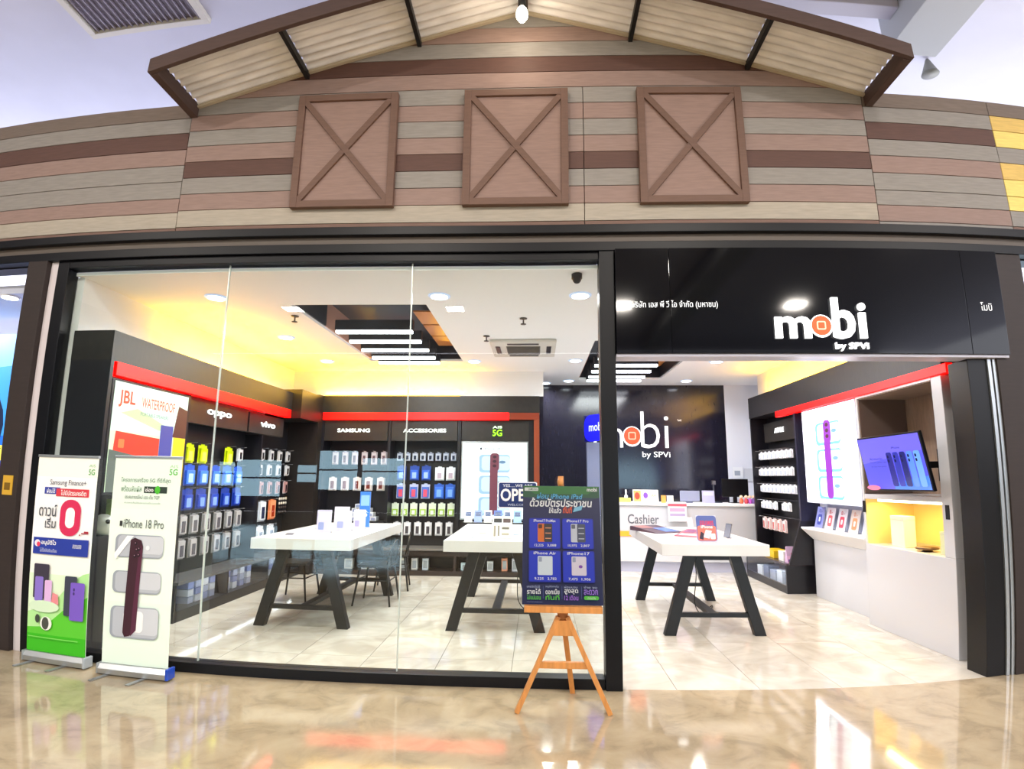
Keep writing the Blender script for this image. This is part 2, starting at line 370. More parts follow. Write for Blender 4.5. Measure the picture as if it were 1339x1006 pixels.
t = tag(MB().lathe((0, 0, 0), [(.11, 0), (.1, .02), (.03, .2), (.02, .22)], mat('#85857c', .5)).build('cone_lamp', None, (4.85, 5.95, 6.37)), 'small grey cone lamp on the mall ceiling above right end', 'lamp')
t = tag(MB().box(-.12, .12, -.06, .06, 0, .16, mat('#5d1d26', .4)).box(-.05, .05, -.04, .04, .16, .22, BLK2).build('wall_speaker', None, (-6.35, 4.5, 4.776), bev=.01), 'dark red box on top of the plank wall at far left', 'speaker')

# ------------------------------------------------------------------ shopfront frame and glass
CB = wood('#2c211e')
struct('wall_column_left', MB().box(-4.47, -4.265, FY-.08, FY+.3, 0, 3.29, CB), bev=.004)
struct('trim_6', MB().box(-4.262, -4.185, FY-.03, FY+.15, 0, 3.29, mat('#d8cfd2', .4)), bev=.003)
struct('wall_column_right', MB().box(3.605, 3.97, FY-.06, FY+.3, 0, 3.29, CB), bev=.004)
sf = thing('shopfront_glazing', 'black framed full height glass shopfront left of the entrance', 'shop window', (-1.8, FY, 0))
X = lambda v: v+1.8
MB().box(X(-4.18), X(-4.065), -.04, .08, 0, 3.29, BLACK).build('jamb', sf, bev=.004)
MB().box(X(.49), X(.61), -.06, .08, 0, 3.29, BLACK).build('jamb', sf, bev=.004)
MB().box(X(-4.062), X(.487), -.04, .08, 0, .075, BLACK).build('sill', sf, bev=.004)
MB().box(X(-4.062), X(.487), -.04, .08, 3.225, 3.288, BLACK).build('head_rail', sf, bev=.004)
for a, b in ((-4.06, -2.585), (-2.575, -1.035), (-1.025, .485)):
    MB().box(X(a), X(b), .015, .025, .075, 3.225, GLASS).build('glass_pane', sf)
SIL = mat('#cfd8d4', .3, metal=.3)
for a in (-2.58, -1.03): MB().box(X(a)-.004, X(a)+.004, .012, .028, .075, 3.225, SIL).build('joint_seal', sf)
tag(MB().box(-.05, .05, -.004, .004, -.08, .08, mat('#e8b23a', .4, e=.6)).box(-.03, .03, -.006, .0, -.04, .02, mat('#7a5a10', .5)).build('sticker', None, (-4.36, FY-.085, 1.35)), 'small yellow notice on the brown column at left', 'sticker')
# black sign fascia over the entrance
GB = mat('#030308', .06, spec=.3)
fp = thing('sign_fascia', 'glossy black panel fascia over the entrance', 'fascia', (2.1, FY, 2.44))
X2 = lambda v: v-2.1
for a, b in ((.612, 1.028), (1.032, 3.368), (3.372, 3.70)): MB().box(X2(a), X2(b), -.10, .06, 0, .85, GB).build('panel', fp, bev=.002)
MB().box(X2(.612), X2(3.70), -.085, .09, -.022, -.001, mat('#b9b9c9', .35)).build('soffit_strip', fp)
def logo(p, c='#ffffff', e=None, t3=0., bw=.03):      # unit box: 0..1 wide, 0..1 high (0 = base of the big letters' descender line)
    p.text('m', .0, .235, .385, .64, c, bw, e=e, t3=t3)
    p.ell(.505, .47, .125, .215, c, e); p.ell(.505, .48, .108, .186, '#ff4a1c', e)
    p.rrect(.455, .40, .555, .565, .2*.1*p.w, '#ffb090', e); p.rrect(.47, .425, .54, .54, .2*.05*p.w, '#ff4a1c', e)
    p.text('b', .62, .225, .865, 1.0, c, bw, e=e, t3=t3)
    p.text('i', .925 if bw < .02 else .905, .235, .98 if bw < .02 else .99, .90, c, bw, e=e, t3=t3)
    p.text('by SPVi', .63, .0, .99, .155, c, .01, e=e, t3=t3)
t = thing('shop_sign', 'illuminated white shop lettering with orange disc on the black fascia', 'sign', (1.81, FY-.10, 2.455))
p = Print((0, -.002, 0), PX, PZ, .71, .42, e=2.2); logo(p, t3=.02, bw=.05); p.build('lettering', t)
t = thing('company_lettering', 'small white Thai company name on the black fascia, left side', 'sign', (.73, FY-.10, 2.79))
p = Print((0, -.002, 0), PX, PZ, .66, .07, e=1.1); p.text('บริษัท เอส พี วี ไอ จำกัด (มหาชน)', 0, 0, 1, 1, '#ffffff', .02); p.build('lettering', t)
t = thing('corner_lettering', 'tiny white Thai word at right end of the black fascia', 'sign', (3.49, FY-.10, 2.79))
p = Print((0, -.002, 0), PX, PZ, .10, .07, e=1.0); p.text('โมบิ', 0, 0, 1, 1, '#ffffff', .02); p.build('lettering', t)
# entrance right jamb
struct('wall_jamb_right', MB().box(3.362, 3.53, FY-.03, 4.50, 0, 2.415, mat('#131214', .35, spec=.3)), bev=.004)
struct('trim_7', MB().box(3.53, 3.56, FY-.045, FY+.1, 0, 2.415, ALU).box(3.575, 3.604, FY-.045, FY+.1, 0, 2.415, ALU).box(3.56, 3.575, FY-.02, FY+.1, 0, 2.415, BLACK), bev=.002)
struct('wall_right_return', MB().box(3.53, 4.1, FY+.3, 4.66, 0, 3.18, BLK2))
# neighbours
struct('ceiling_left_shop', MB().box(-13, -4.3, FY+.2, 9, 3.1, 3.18, mat('#cfd4e8', .6)))
struct('wall_left_shop', MB().box(-4.3, -4.12, FY+.25, 9, 0, 3.1, mat('#d6cfd8', .5)))
area('left_shop_light', (-6.3, 4.9, 3.05), .8, 60, (.8, .86, 1.0))
t = thing('downlight', 'bright recessed downlight in the neighbouring shop ceiling at far left', 'ceiling light', (-5.02, 4.59, 3.1))
MB().lathe((0, 0, -.012), [(.075, 0), (.075, .01)], LIGHT).build('lens', t); MB().lathe((0, 0, -.008), [(.1, 0), (.1, .007)], WHITE).build('trim_ring', t)
t = thing('backlit_poster', 'blue backlit poster with headphones in the shop at far left', 'poster', (-6.4, 5.4, 0))
MB().box(-1.7, 1.3, 0, .1, 0, 2.95, mat('#1c50c8', .5)).build('box', t)
p = Print((-1.7, -.003, 0), PX, PZ, 3.0, 2.95, e=1.1)
p.rect(0, 0, 1, 1, '#1f6fe0'); p.rect(0, .62, 1, 1, '#3f9cf0'); p.poly([(0, .8), (1, .9), (1, 1), (0, 1)], '#7cc4ff')
p.ell(.62, .66, .17, .17, '#102040'); p.ell(.62, .65, .145, .15, '#3f9cf0'); p.rect(0, 0, 1, .52, '#6a2ad8'); p.rect(0, .53, 1, .585, '#ffe85a')
p.text('D-076', .55, .54, .85, .575, '#5a3a10', .03); p.rect(0, .40, 1, .44, '#ff5ad0'); p.rect(0, .05, 1, .3, '#3050f0')
p.build('print', t)
t = tag(MB().box(0, 1.4, 0, .1, 0, 3.2, mat('#cfeaff', .4, e=1.6)).build('light_box', None, (4.22, FY+.45, 0)), 'pale blue glowing panel in the shop at far right', 'light panel')

# ------------------------------------------------------------------ interior shell
CZ = 3.18
SW = mat('#eeeef2', .6)
def ceil_holes():
    mb = MB(); xs = [-4.05, -2.48, -1.11, .72, 2.12, 4.05]
    for i in range(5):
        a, b = xs[i], xs[i+1]
        if i == 1: parts = [(4.34, 5.27), (8.0, 10.3)]
        elif i == 3: parts = [(4.34, 5.27+1.5), (9.55, 10.3)]
        else: parts = [(4.34, 10.3)]
        for y0, y1 in parts: mb.box(a, b, y0, y1, CZ, CZ+.03, CEIL)
    return mb
struct('ceiling', ceil_holes())
struct('wall_left', MB().box(-4.12, -4.0, FY+.09, 10.3, 0, CZ, SW))
struct('wall_right', MB().box(4.05, 4.2, 4.66, 10.3, 0, CZ, SW))
struct('wall_right_upper', MB().box(3.62, 4.05, 4.66, 9.2, 2.80, CZ, SW))
struct('wall_back_upper', MB().box(-4.0, .102, 8.84, 9.2, 2.77, CZ, SW))
NAVY = mat('#1b1a28', .14, noise=(9, .25, (6, 1, 1)), spec=.6)
struct('wall_back', MB().box(.1, 3.40, 10.2, 10.3, 0, CZ, NAVY))
struct('wall_back_white', MB().box(3.40, 4.05, 10.2, 10.3, 0, CZ, mat('#dfe3f2', .5)).box(-4.0, .1, 10.2, 10.3, 0, CZ, SW))
struct('wall_partition', MB().box(.04, .10, 8.85, 10.2, 0, CZ, NAVY))
# ceiling recesses with louvres and tubes
ORANGE = mat('#c07a3a', .4); PEACH = mat('#b98a78', .5); REC = mat('#1a1c26', .5)
def louvre(x0, x1, y0, y1, label):
    t = thing('ceiling_louvre_light', label, 'ceiling light', (x0, y0, CZ), 0, 'black louvre lights in the shop ceiling')
    w, d = x1-x0, y1-y0
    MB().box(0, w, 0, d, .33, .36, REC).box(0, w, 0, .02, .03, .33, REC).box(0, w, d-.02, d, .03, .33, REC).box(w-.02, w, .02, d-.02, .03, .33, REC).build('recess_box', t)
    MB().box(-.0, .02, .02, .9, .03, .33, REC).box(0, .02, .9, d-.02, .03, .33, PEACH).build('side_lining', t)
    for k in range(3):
        a = .9+k*(d-1.0)/3; MB().box(w-.34, w-.03, a, a+(d-1.0)/3-.04, .20, .215, ORANGE).build('orange_panel', t)  # orange strip beside the blade ends, in three pieces
    for k in range(5):
        y = .90+k*.475*(d/2.73)
        if y > d-.05: y = d-.06
        b = MB().box(.13, w-.33, y-.02, y+.05, -.02, .10, REC).build('louvre_blade', t, bev=.004)
        MB().box(.14, w-.34, y-.018, y+.048, -.055, -.021, mat('#f4f7ff', .5, e=7)).build('tube', t, bev=.008)
    MB().lathe((.45, .42, .30), [(.06, 0), (.06, .02)], LIGHT).build('spot', t)
    area('louvre_light', (w/2-.1, d/2, -.10), w*.7, 98, (.97, .98, 1.0), sy_=d*.8, parent=t)
louvre(-2.48, -1.11, 5.27, 8.0, 'black louvred ceiling recess with white tubes above the left table')
louvre(.72, 2.12, 6.77, 9.55, 'black louvred ceiling recess with white tubes seen over the cashier area')
# downlights
n = 0
DL = [(-3.10, 5.0), (-3.11, 6.56), (-3.14, 8.0), (-.93, 5.0), (-.94, 8.0), (.40, 5.0), (.56, 7.95), (.56, 9.7), (2.6, 9.7), (2.6, 8.05), (2.6, 6.4), (2.6, 5.0), (.15, 9.95)]
DLN = ['front left corner of the shop ceiling', 'left side of ceiling midway back', 'back left corner of the ceiling', 'front of ceiling right of the louvre recess', 'back of ceiling behind the louvre recess', 'front of ceiling beside the black post', 'ceiling just behind the air conditioner to its right', 'ceiling close to the dark back wall left of post', 'ceiling before the back wall right of the wall logo', 'ceiling beside the right yellow cove', 'ceiling above the white display cabinet', 'ceiling just inside the entrance at right', 'ceiling in the dark recess beside the soffit']
for (x, y), ds in zip(DL, DLN):
    t = thing('downlight', 'round white downlight at '+ds, 'ceiling light', (x, y, CZ), 0, 'round downlights in the shop ceiling')
    MB().lathe((0, 0, -.010), [(.10, 0), (.105, .004), (.105, .009)], mat('#c8d8f8', .4, e=.8)).build('trim_ring', t)
    MB().lathe((0, 0, -.016), [(.078, 0), (.078, .005)], LIGHT).build('lens', t)
    area('downlight_light', (0, 0, -.03), .15, 18, (1.0, .97, .93), parent=t, spread=150)
# cassette air conditioner, sprinklers, camera dome
t = thing('air_conditioner', 'white ceiling cassette air conditioner with dark centre grille', 'air conditioner', (-.18, 7.1, CZ))
GP = mat('#cfcdc9', .5); MB().box(-.42, .42, -.44, .44, -.04, -.002, GP).build('panel', t, bev=.012)
MB().box(-.22, .22, -.22, .22, -.046, -.041, mat('#6f6a66', .6)).build('intake_grille', t)
for k in range(9): MB().box(-.21, .21, -.2+k*.05, -.19+k*.05, -.052, -.047, mat('#57534f', .6)).build('grille_slat', t)
for a in ((-.2, .2, -.36, -.30), (-.2, .2, .30, .36), (-.36, -.30, -.2, .2), (.30, .36, -.2, .2)): MB().box(*a, -.047, -.041, BLK2).build('air_slot', t)
for x, y, l in ((-.15, 5.75, 'sprinkler in front of the air conditioner'), (-2.6, 5.65, 'sprinkler left of the louvre recess'), (-.62, 6.5, 'sprinkler at the left corner of the air conditioner')):
    tag(MB().lathe((0, 0, -.07), [(.03, 0), (.03, .006), (.008, .01), (.008, .055), (.04, .06), (.04, .069)], mat('#4e4a4a', .4, metal=.5)).build('sprinkler', None, (x, y, CZ)), 'small ceiling '+l, 'sprinkler')
tag(MB().lathe((0, 0, -.13), [(.0, .05), (.02, .053), (.034, .07), (.036, .085), (.045, .09), (.045, .129)], BLACK).build('dome_camera', None, (.33, 4.46, CZ)), 'black dome camera behind the top right corner of the shop window', 'camera')

# ------------------------------------------------------------------ fascias, red strips and yellow coves
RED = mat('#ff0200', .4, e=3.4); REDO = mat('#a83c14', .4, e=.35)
def ledbar(name, label, x0, x1, y0, y1, z0, z1, rot, L, loc):
    t = tag(MB().box(x0, x1, y0, y1, z0, z1, RED).build(name, None, bev=.004), label, 'led strip'); return t
struct('wall_left_fascia', MB().box(-4.0, -3.60, 4.36, 7.95, 2.43, 2.69, DARKH).box(-3.998, -3.60, 4.36, 4.40, 0, 2.43, BLK2))
struct('wall_back_fascia', MB().box(-3.46, .04, 8.75, 9.2, 2.49, 2.76, DARKH))
struct('wall_corner_column', MB().box(-3.998, -3.46, 8.62, 9.2, 0, 2.76, DARKW))
struct('wall_corner_bulkhead', MB().box(-3.998, -3.46, 7.951, 8.62, 2.315, 2.74, DARKW))
struct('wall_right_fascia', MB().box(3.45, 4.05, 4.70, 9.2, 2.46, 2.79, mat('#211e22', .4, noise=(14, .3, (1, 8, 1)))))
ledbar('red_light_strip', 'glowing red strip along the left wall above the brand panels', -3.66, -3.585, 4.42, 7.90, 2.31, 2.428, 0, 0, 0)
ledbar('red_light_strip', 'glowing red strip along the back wall above the brand panels', -3.44, -.45, 8.735, 8.80, 2.37, 2.488, 0, 0, 0)
ledbar('red_light_strip', 'glowing red strip over the white cabinets on the right wall', 3.435, 3.50, 4.62, 8.15, 2.375, 2.457, 0, 0, 0)
t = thing('orange_portal_frame', 'brown orange upright frame at right end of the back shelves', 'frame', (-.05, 8.75, 0))
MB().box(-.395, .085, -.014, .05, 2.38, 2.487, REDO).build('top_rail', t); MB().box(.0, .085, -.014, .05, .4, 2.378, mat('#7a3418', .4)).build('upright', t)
YEL = (1.0, .50, .01)
def cove(name, loc, L, along, power, label):
    t = thing(name, label, 'led strip', loc)
    if along == 'y': MB().box(-.012, .012, -L/2, L/2, 0, .012, mat('#ffc040', .4, e=6)).build('strip', t); area('cove_light', (0, 0, .02), .04, power, YEL, rot=(math.pi, 0, 0), sy_=L, parent=t)
    else: MB().box(-L/2, L/2, -.012, .012, 0, .012, mat('#ffc040', .4, e=6)).build('strip', t); area('cove_light', (0, 0, .02), L, power, YEL, rot=(math.pi, 0, 0), sy_=.04, parent=t)
cove('cove_light_strip', (-3.80, 6.75, 2.70), 2.2, 'y', 85, 'warm yellow cove strip on top of the left fascia')
cove('cove_light_strip', (-2.35, 8.80, 2.765), 2.2, 'x', 72, 'warm yellow cove strip on top of the back fascia')
cove('cove_light_strip', (3.53, 7.2, 2.795), 3.2, 'y', 40, 'warm yellow cove strip on top of the right fascia')

# ------------------------------------------------------------------ display walls
def phone(p, u0, v0, u1, v1, c, lens='#20151c', edge='#ffffff'):
    r = .18*min((u1-u0)*p.w, (v1-v0)*p.h); p.rrect(u0, v0, u1, v1, r, c)
    a = (u1-u0); b = (v1-v0)
    for k in range(2): p.ell(u0+.28*a, v1-(.12+.17*k)*b, .12*a, .06*b, lens)
# left light box: speakers advert
t = thing('backlit_advert', 'large backlit speaker advert in front part of the left wall', 'poster', (-3.66, 4.42, 1.30))
MB().box(0, .05, 0, 1.12, 0, .99, BLK2).build('frame', t, bev=.003)
p = Print((.053, .03, .02), PY, PZ, 1.06, .95, e=1.15)
p.rect(0, 0, 1, 1, '#d8e8c8'); p.rect(0, .55, 1, 1, '#dfeee6'); p.poly([(.1, .72), (.6, .6), (.8, .62), (.3, .78)], '#c8d8a8')
p.text('JBL', .06, .77, .26, .93, '#d8502c', .05); p.text('WATERPROOF', .34, .80, .80, .90, '#c86a4a', .03); p.text('PORTABLE SPEAKERS', .34, .72, .72, .755, '#7a9a88', .01)
p.poly([(.80, .55), (1, .55), (1, .85), (.86, .88)], '#5a2a1c'); p.rect(.82, .05, 1, .55, '#ffcf1c'); p.poly([(.06, .55), (.62, .52), (.62, 0), (.02, 0)], '#e83a20')
p.ell(.3, .22, .06, .05, '#ff8a5a'); p.rrect(.10, .40, .17, .48, .01, '#ff7a40'); p.rect(.62, .08, .80, .66, '#4a4aa0'); p.ell(.7, .25, .03, .06, '#ffb0a0')
p.poly([(0, 0), (.28, 0), (.3, .34), (0, .38)], '#5d6660'); p.rect(.64, .0, .98, .08, '#f0d840')
p.build('print', t)
struct('wall_left_display', MB().box(-4.0, -3.94, 5.56, 8.62, .41, 2.31, PEG))
struct('trim_12', MB().box(-3.94, -3.64, 5.56, 5.60, .41, 2.31, BLK2)); struct('trim_13', MB().box(-3.94, -3.70, 7.33, 7.36, .41, 2.02, BLK2))
struct('wall_left_cabinet', MB().box(-4.0, -3.66, 4.42, 5.54, .0, .95, BLK2).box(-4.0, -3.66, 4.42, 4.46, .95, 1.30, BLK2).box(-4.0, -3.97, 4.46, 5.54, .95, 1.30, BLK2).box(-4.0, -3.66, 5.50, 5.54, .95, 1.30, BLK2))
SIGNM = mat('#2b2826', .3, noise=(10, .2, (1, 1, 1)))
def header(wall, a, b, z0, z1, plane, txt, tu0, tu1, label, tc='#ffffff', tz=(.35, .62)):
    if wall == 'L':
        t = thing('brand_header', label, 'sign', (plane, a, z0)); MB().box(-.06, 0, 0, b-a, 0, z1-z0, SIGNM).build('panel', t, bev=.003)
        p = Print((.002, 0, 0), PY, PZ, b-a, z1-z0, e=2.0)
    elif wall == 'B':
        t = thing('brand_header', label, 'sign', (a, plane, z0)); MB().box(0, b-a, 0, .06, 0, z1-z0, SIGNM).build('panel', t, bev=.003)
        p = Print((0, -.002, 0), PX, PZ, b-a, z1-z0, e=2.0)
    else:
        t = thing('brand_header', label, 'sign', (plane, b, z0)); MB().box(0, .06, -(b-a), 0, 0, z1-z0, SIGNM).build('panel', t, bev=.003)
        p = Print((-.002, 0, 0), NY, PZ, b-a, z1-z0, e=2.0)
    for s, u0, v0, u1, v1, c in txt: p.text(s, u0, v0, u1, v1, c, .04, t3=.008)
    p.build('lettering', t)
W_ = '#ffffff'
header('L', 5.66, 6.92, 2.03, 2.31, -3.70, [('oppo', .28, .36, .68, .66, W_)], 0, 0, 'dark lettered panel on the left wall, nearer the glass')
header('L', 6.96, 7.94, 2.03, 2.29, -3.70, [('vivo', .30, .38, .72, .68, W_)], 0, 0, 'dark lettered panel on the left wall, nearer the back corner')
header('B', -3.42, -2.40, 2.04, 2.365, 8.80, [('SAMSUNG', .205, .42, .72, .60, W_)], 0, 0, 'dark lettered panel at the left end of the back wall')
header('B', -2.34, -1.28, 2.04, 2.365, 8.80, [('ACCESSORIES', .18, .42, .83, .60, W_)], 0, 0, 'dark panel reading ACCESSORIES on the back wall')
header('B', -1.21, -.13, 2.04, 2.365, 8.80, [('AIS', .46, .62, .60, .74, '#e8ffe0'), ('5G', .46, .24, .60, .56, '#9cff20')], 0, 0, 'dark panel reading 5G in green on the back wall')
header('R', 7.98, 9.05, 2.06, 2.36, 3.62, [('APPLE', .38, .42, .68, .66, W_)], 0, 0, 'dark lettered panel above the packs on the right wall')
struct('wall_back_display', MB().box(-3.46, .04, 9.10, 9.2, .0, 2.49, PEG))
for i, (a, b, c) in enumerate([(-2.385, -2.345, .41), (-1.27, -1.22, .41), (-.13, -.05, 0), (-3.46, -3.42, .41)]): struct('trim_%d' % (8+i), MB().box(a, b, 8.79, 9.10, c, 2.37, BLK2))
# back light box with phone advert
def phone_advert(p, title=True, bg='#eef4fa', eb=None, pc='#6a3444', tc='#8fb0cc'):
    p.rect(0, 0, 1, 1, bg, eb)
    if title: p.rrect(.27, .905, .30, .935, .004, '#334'); p.text('iPhone 18 Pro', .33, .905, .70, .935, '#445', 0)
    for v in (.72, .44, .16):
        p.rrect(.26, v-.12, .74, v+.12, .05*p.w, tc); p.rrect(.30, v-.09, .74, v+.10, .05*p.w, '#b9d2e6'); p.ell(.62, v+.02, .05, .02, '#5a7a9a')
    p.rrect(.43, .05, .55, .86, .05*p.w, pc); p.rrect(.43, .62, .57, .86, .05*p.w, pc)
    for v in (.81, .75, .69): p.ell(.50, v, .03, .02, '#3a1a28')
t = thing('backlit_advert', 'white backlit phone advert at right end of the back wall shelves', 'poster', (-1.20, 8.76, .83))
MB().box(0, 1.06, 0, .05, 0, 1.2, ALU).build('frame', t, bev=.003); p = Print((.02, -.003, .02), PX, PZ, 1.02, 1.16, e=1.3); phone_advert(p); p.build('print', t)
struct('wall_back_lower', MB().box(-1.22, -.13, 8.82, 9.1, .40, .83, BLK2))
t = thing('leaflet_stand', 'row of leaflets and phone cards below the backlit phone advert on back wall', 'leaflets', (-1.15, 8.60, .40))
MB().box(0, .95, .05, .2, 0, .40, BLK2).build('riser', t)
for k in range(6):
    q = Print((.04+.15*k, .02, .405), PX, (0, .25, 1), .12, .18, rough=.4); MB().box(.03+.15*k, .17+.15*k, .04, .05, .40, .41, WHITE).build('card_foot', t)
    q.rect(0, 0, 1, 1, ['#e6ecf6', '#8ea4dc', '#f4f4f6', '#5a74c0', '#e8e8ee', '#9ac0e8'][k]); q.rect(.15, .5, .85, .85, '#5a6a90'); q.build('card', t)

# base counters with open / glazed fronts
def counter_left():
    t = thing('low_cabinet', 'long dark low cabinet with glazed front along the left wall', 'cabinet', (-3.998, 5.56, 0))
    L = 3.05; GY = mat('#5a5c60', .25)
    MB().box(0, .42, 0, L, .375, .405, GY).build('counter_top', t, bev=.004)
    MB().box(.0, .38, 0, L, 0, .11, BLK2).build('plinth', t); MB().box(0, .02, 0, L, .11, .375, BLK2).build('back_panel', t)
    for k in range(4): MB().box(.02, .385, k*(L-.03)/3, k*(L-.03)/3+.03, .11, .375, BLK2).build('divider', t)
    for k in range(3): MB().box(.385, .389, .04+k*(L-.03)/3, (k+1)*(L-.03)/3-.01, .12, .37, CLEAR).build('glass_door', t)
    area('cabinet_fill', (.36, 1.5, .365), .03, 4, (.9, .95, 1), sy_=2.8, parent=t)  # added fill light without any fitting, brightens the boxes inside
counter_left()
def counter_back():
    t = thing('low_cabinet', 'dark low cabinet with open front along the back wall', 'cabinet', (-3.46, 8.70, 0))
    L = 3.32; GY = mat('#6a6866', .3); DB = mat('#2a201f', .4)
    MB().box(0, L, -.02, .395, .37, .40, GY).build('counter_top', t, bev=.004)
    MB().box(0, L, .02, .39, 0, .07, DB).build('plinth', t); MB().box(0, L, .36, .39, .07, .37, BLK2).build('back_panel', t); MB().box(0, L, .02, .04, .29, .37, DB).build('apron', t)
    for k in range(4): MB().box(k*(L-.04)/3, k*(L-.04)/3+.04, .02, .36, .07, .289, DB).build('divider', t)
counter_back()

# ---- packs hanging on hooks: one prototype per look, copied
_P = {}
def pack_proto(w, h, card, face, win, tall=.5, d=.03):
    k = (w, h, card, face, win, tall)
    if k in _P: return _P[k]
    # local: front looks to -y, hangs with its top centre at the origin
    cm = mat(card, .35); fm = mat(face, .3); wm = mat(win, .25)
    r = MB(); 
    r.box(-w/2, w/2, -.004, 0, -h, -.014, cm).box(-w*.2, w*.2, -.004, 0, -.014, 0, cm)
    me1 = r.build('product_pack', None); 
    b = MB().box(-w*.40, w*.40, -d, -.0045, -h*.92, -h*.92+h*tall, fm).build('blister', me1, bev=.004)
    MB().box(-w*.22, w*.22, -d-.002, -d-.0005, -h*.86, -h*.86+h*tall*.66, wm).build('picture', me1)
    MB().tube([(0, -.10, .008), (0, -.005, .0), (0, .05, 0)], .003, STEEL, 5).build('hook', me1)
    _P[k] = [me1, False]; return _P[k]
def row(wall, plane, z, us, style, look, where, group):
    n = len(us)
    for i, u in enumerate(us):
        pr = pack_proto(*style); 
        if not pr[1]: o = pr[0]; pr[1] = True
        else: o = copy_tree(pr[0])
        if wall == 'L': o.location = (plane, u, z); o.rotation_euler = (0, 0, math.pi/2)
        elif wall == 'B': o.location = (u, plane, z); o.rotation_euler = (0, 0, 0)
        else: o.location = (plane, u, z); o.rotation_euler = (0, 0, -math.pi/2)
        side = ORD[i] if wall != 'R' else ORD[n-1-i]
        pos = 'single one' if n == 1 else side+' from left'
        tag(o, '%s, %s in %s' % (look, pos, where), 'packaged accessory', group)
def lin_(a, b, n): return [a+(b-a)*i/(n-1) for i in range(n)] if n > 1 else [a]
YP = (.17, .22, '#d6e800', '#c4d400', '#f4ff60', .7); BP = (.19, .24, '#2350c0', '#3a78e8', '#a8ccff', .62); DB_ = (.19, .24, '#203a98', '#1c3cae', '#7a9cf0', .62)
GP_ = (.15, .23, '#8c8a8c', '#b0aeb2', '#5d5a62', .8); WP = (.12, .17, '#c8c6cc', '#e8e6ea', '#2a2830', .8); PK = (.10, .19, '#d2c8cc', '#c89a98', '#3a2630', .85)
BIGW = (.20, .29, '#c4ccd8', '#e6eaf2', '#2a3050', .85); BIGO = (.20, .29, '#e08050', '#f0a070', '#a83418', .85)
GL = 'packs hanging on the left wall'; GBk = 'packs hanging on the back wall'; GR = 'packs hanging on the right wall'
row('L', -3.88, 1.83, [6.02, 6.28, 6.84], YP, 'yellow hanging pack', 'top row of the left wall', GL)
row('L', -3.88, 1.83, [7.10], WP, 'white phone case pack', 'left wall top row beside yellow packs', GL)
row('L', -3.88, 1.86, [7.50], (.17, .16, '#2a6ad8', '#3a86f0', '#ffffff', .6), 'bright blue pack', 'top row of the left wall', GL)
row('L', -3.88, 1.855, lin_(7.70, 8.52, 4), WP, 'white and dark case pack', 'top row on left wall far bay', GL)
row('L', -3.88, 1.60, [5.84, 6.06, 6.32, 6.58, 6.84, 7.10], BP, 'light blue hanging pack', 'second row of the left wall', GL)
row('L', -3.88, 1.645, lin_(7.66, 8.52, 4), WP, 'white and dark case pack', 'second row on left wall far bay', GL)
row('L', -3.88, 1.33, [5.84, 6.06, 6.32, 6.58, 6.84, 7.10], DB_, 'dark blue hanging pack', 'third row of the left wall', GL)
row('L', -3.88, 1.40, lin_(7.48, 8.50, 5), PK, 'pinkish phone case pack', 'third row on left wall far bay', GL)
row('L', -3.88, 1.05, [5.80, 6.0, 6.22, 6.46, 6.70, 6.94, 7.17], GP_, 'grey cable pack', 'fourth row of the left wall', GL)
row('L', -3.88, 1.13, [7.52, 7.82], BIGW, 'large white pack', 'fourth row on left wall far bay', GL)
row('L', -3.88, 1.14, [8.12], BIGO, 'large orange pack', 'fourth row on left wall far bay', GL)
row('L', -3.88, .79, [5.80, 6.0, 6.22, 6.46, 6.70, 6.94, 7.18], GP_, 'grey cable pack', 'lowest row of the left wall', GL)
row('L', -3.88, .79, [7.50, 7.80, 8.12], (.2, .2, '#d8dce2', '#f0f2f6', '#9aa8c0', .6), 'wide white pack', 'lowest row on left wall far bay', GL)
# round earbuds on a black card at the end of the left wall
t = thing('earphone_board', 'black board with rows of small round earphones at far end of left wall', 'display board', (-3.86, 8.42, .90))
MB().box(-.02, .0, -.15, .16, 0, .28, BLACK).build('board', t)
for r_ in range(4):
    for c_ in range(4): MB().lathe((0, 0, 0), [(.02, 0), (.024, .006), (.012, .014)], mat('#e8dccf' if r_ > 1 else '#4a3a34', .3), n=8).build('earphone', t).matrix_local = Matrix.Translation((.0, -.10+.07*c_, .04+.065*r_)) @ Matrix.Rotation(math.pi/2, 4, 'Y')
row('B', 9.03, 1.885, lin_(-3.30, -2.50, 6), (.10, .22, '#d8c8d0', '#e6dce2', '#705a66', .8), 'pale phone case pack', 'top row, back wall left bay', GBk)
row('B', 9.03, 1.47, [-3.32, -3.12, -2.92, -2.73, -2.53], (.13, .22, '#e2dcda', '#e8dcd8', '#7a3c34', .85), 'red and white case pack', 'lower row, back wall left bay', GBk)
row('B', 9.03, 1.87, lin_(-2.24, -1.36, 8), (.095, .14, '#a8b0c8', '#c8cfe2', '#28304a', .7), 'small silver pack', 'top row below the ACCESSORIES panel', GBk)
row('B', 9.03, 1.66, [-2.20, -1.99, -1.80], (.15, .24, '#26459c', '#3060d0', '#9ab8f0', .6), 'blue case pack', 'second row below the ACCESSORIES panel', GBk)
row('B', 9.03, 1.64, [-1.58, -1.40], (.15, .22, '#e2eaf2', '#f2f6fa', '#b8a8b8', .6), 'white square pack', 'second row below the ACCESSORIES panel', GBk)
row('B', 9.03, 1.37, [-2.20, -1.99, -1.80], (.14, .24, '#b8c0e0', '#4a6cc8', '#d8506a', .7), 'blue and pink case pack', 'third row below the ACCESSORIES panel', GBk)
row('B', 9.03, 1.37, [-1.58, -1.40], (.16, .24, '#2a5ac0', '#3a74e0', '#7aa8ff', .7), 'plain blue pack', 'third row below the ACCESSORIES panel', GBk)
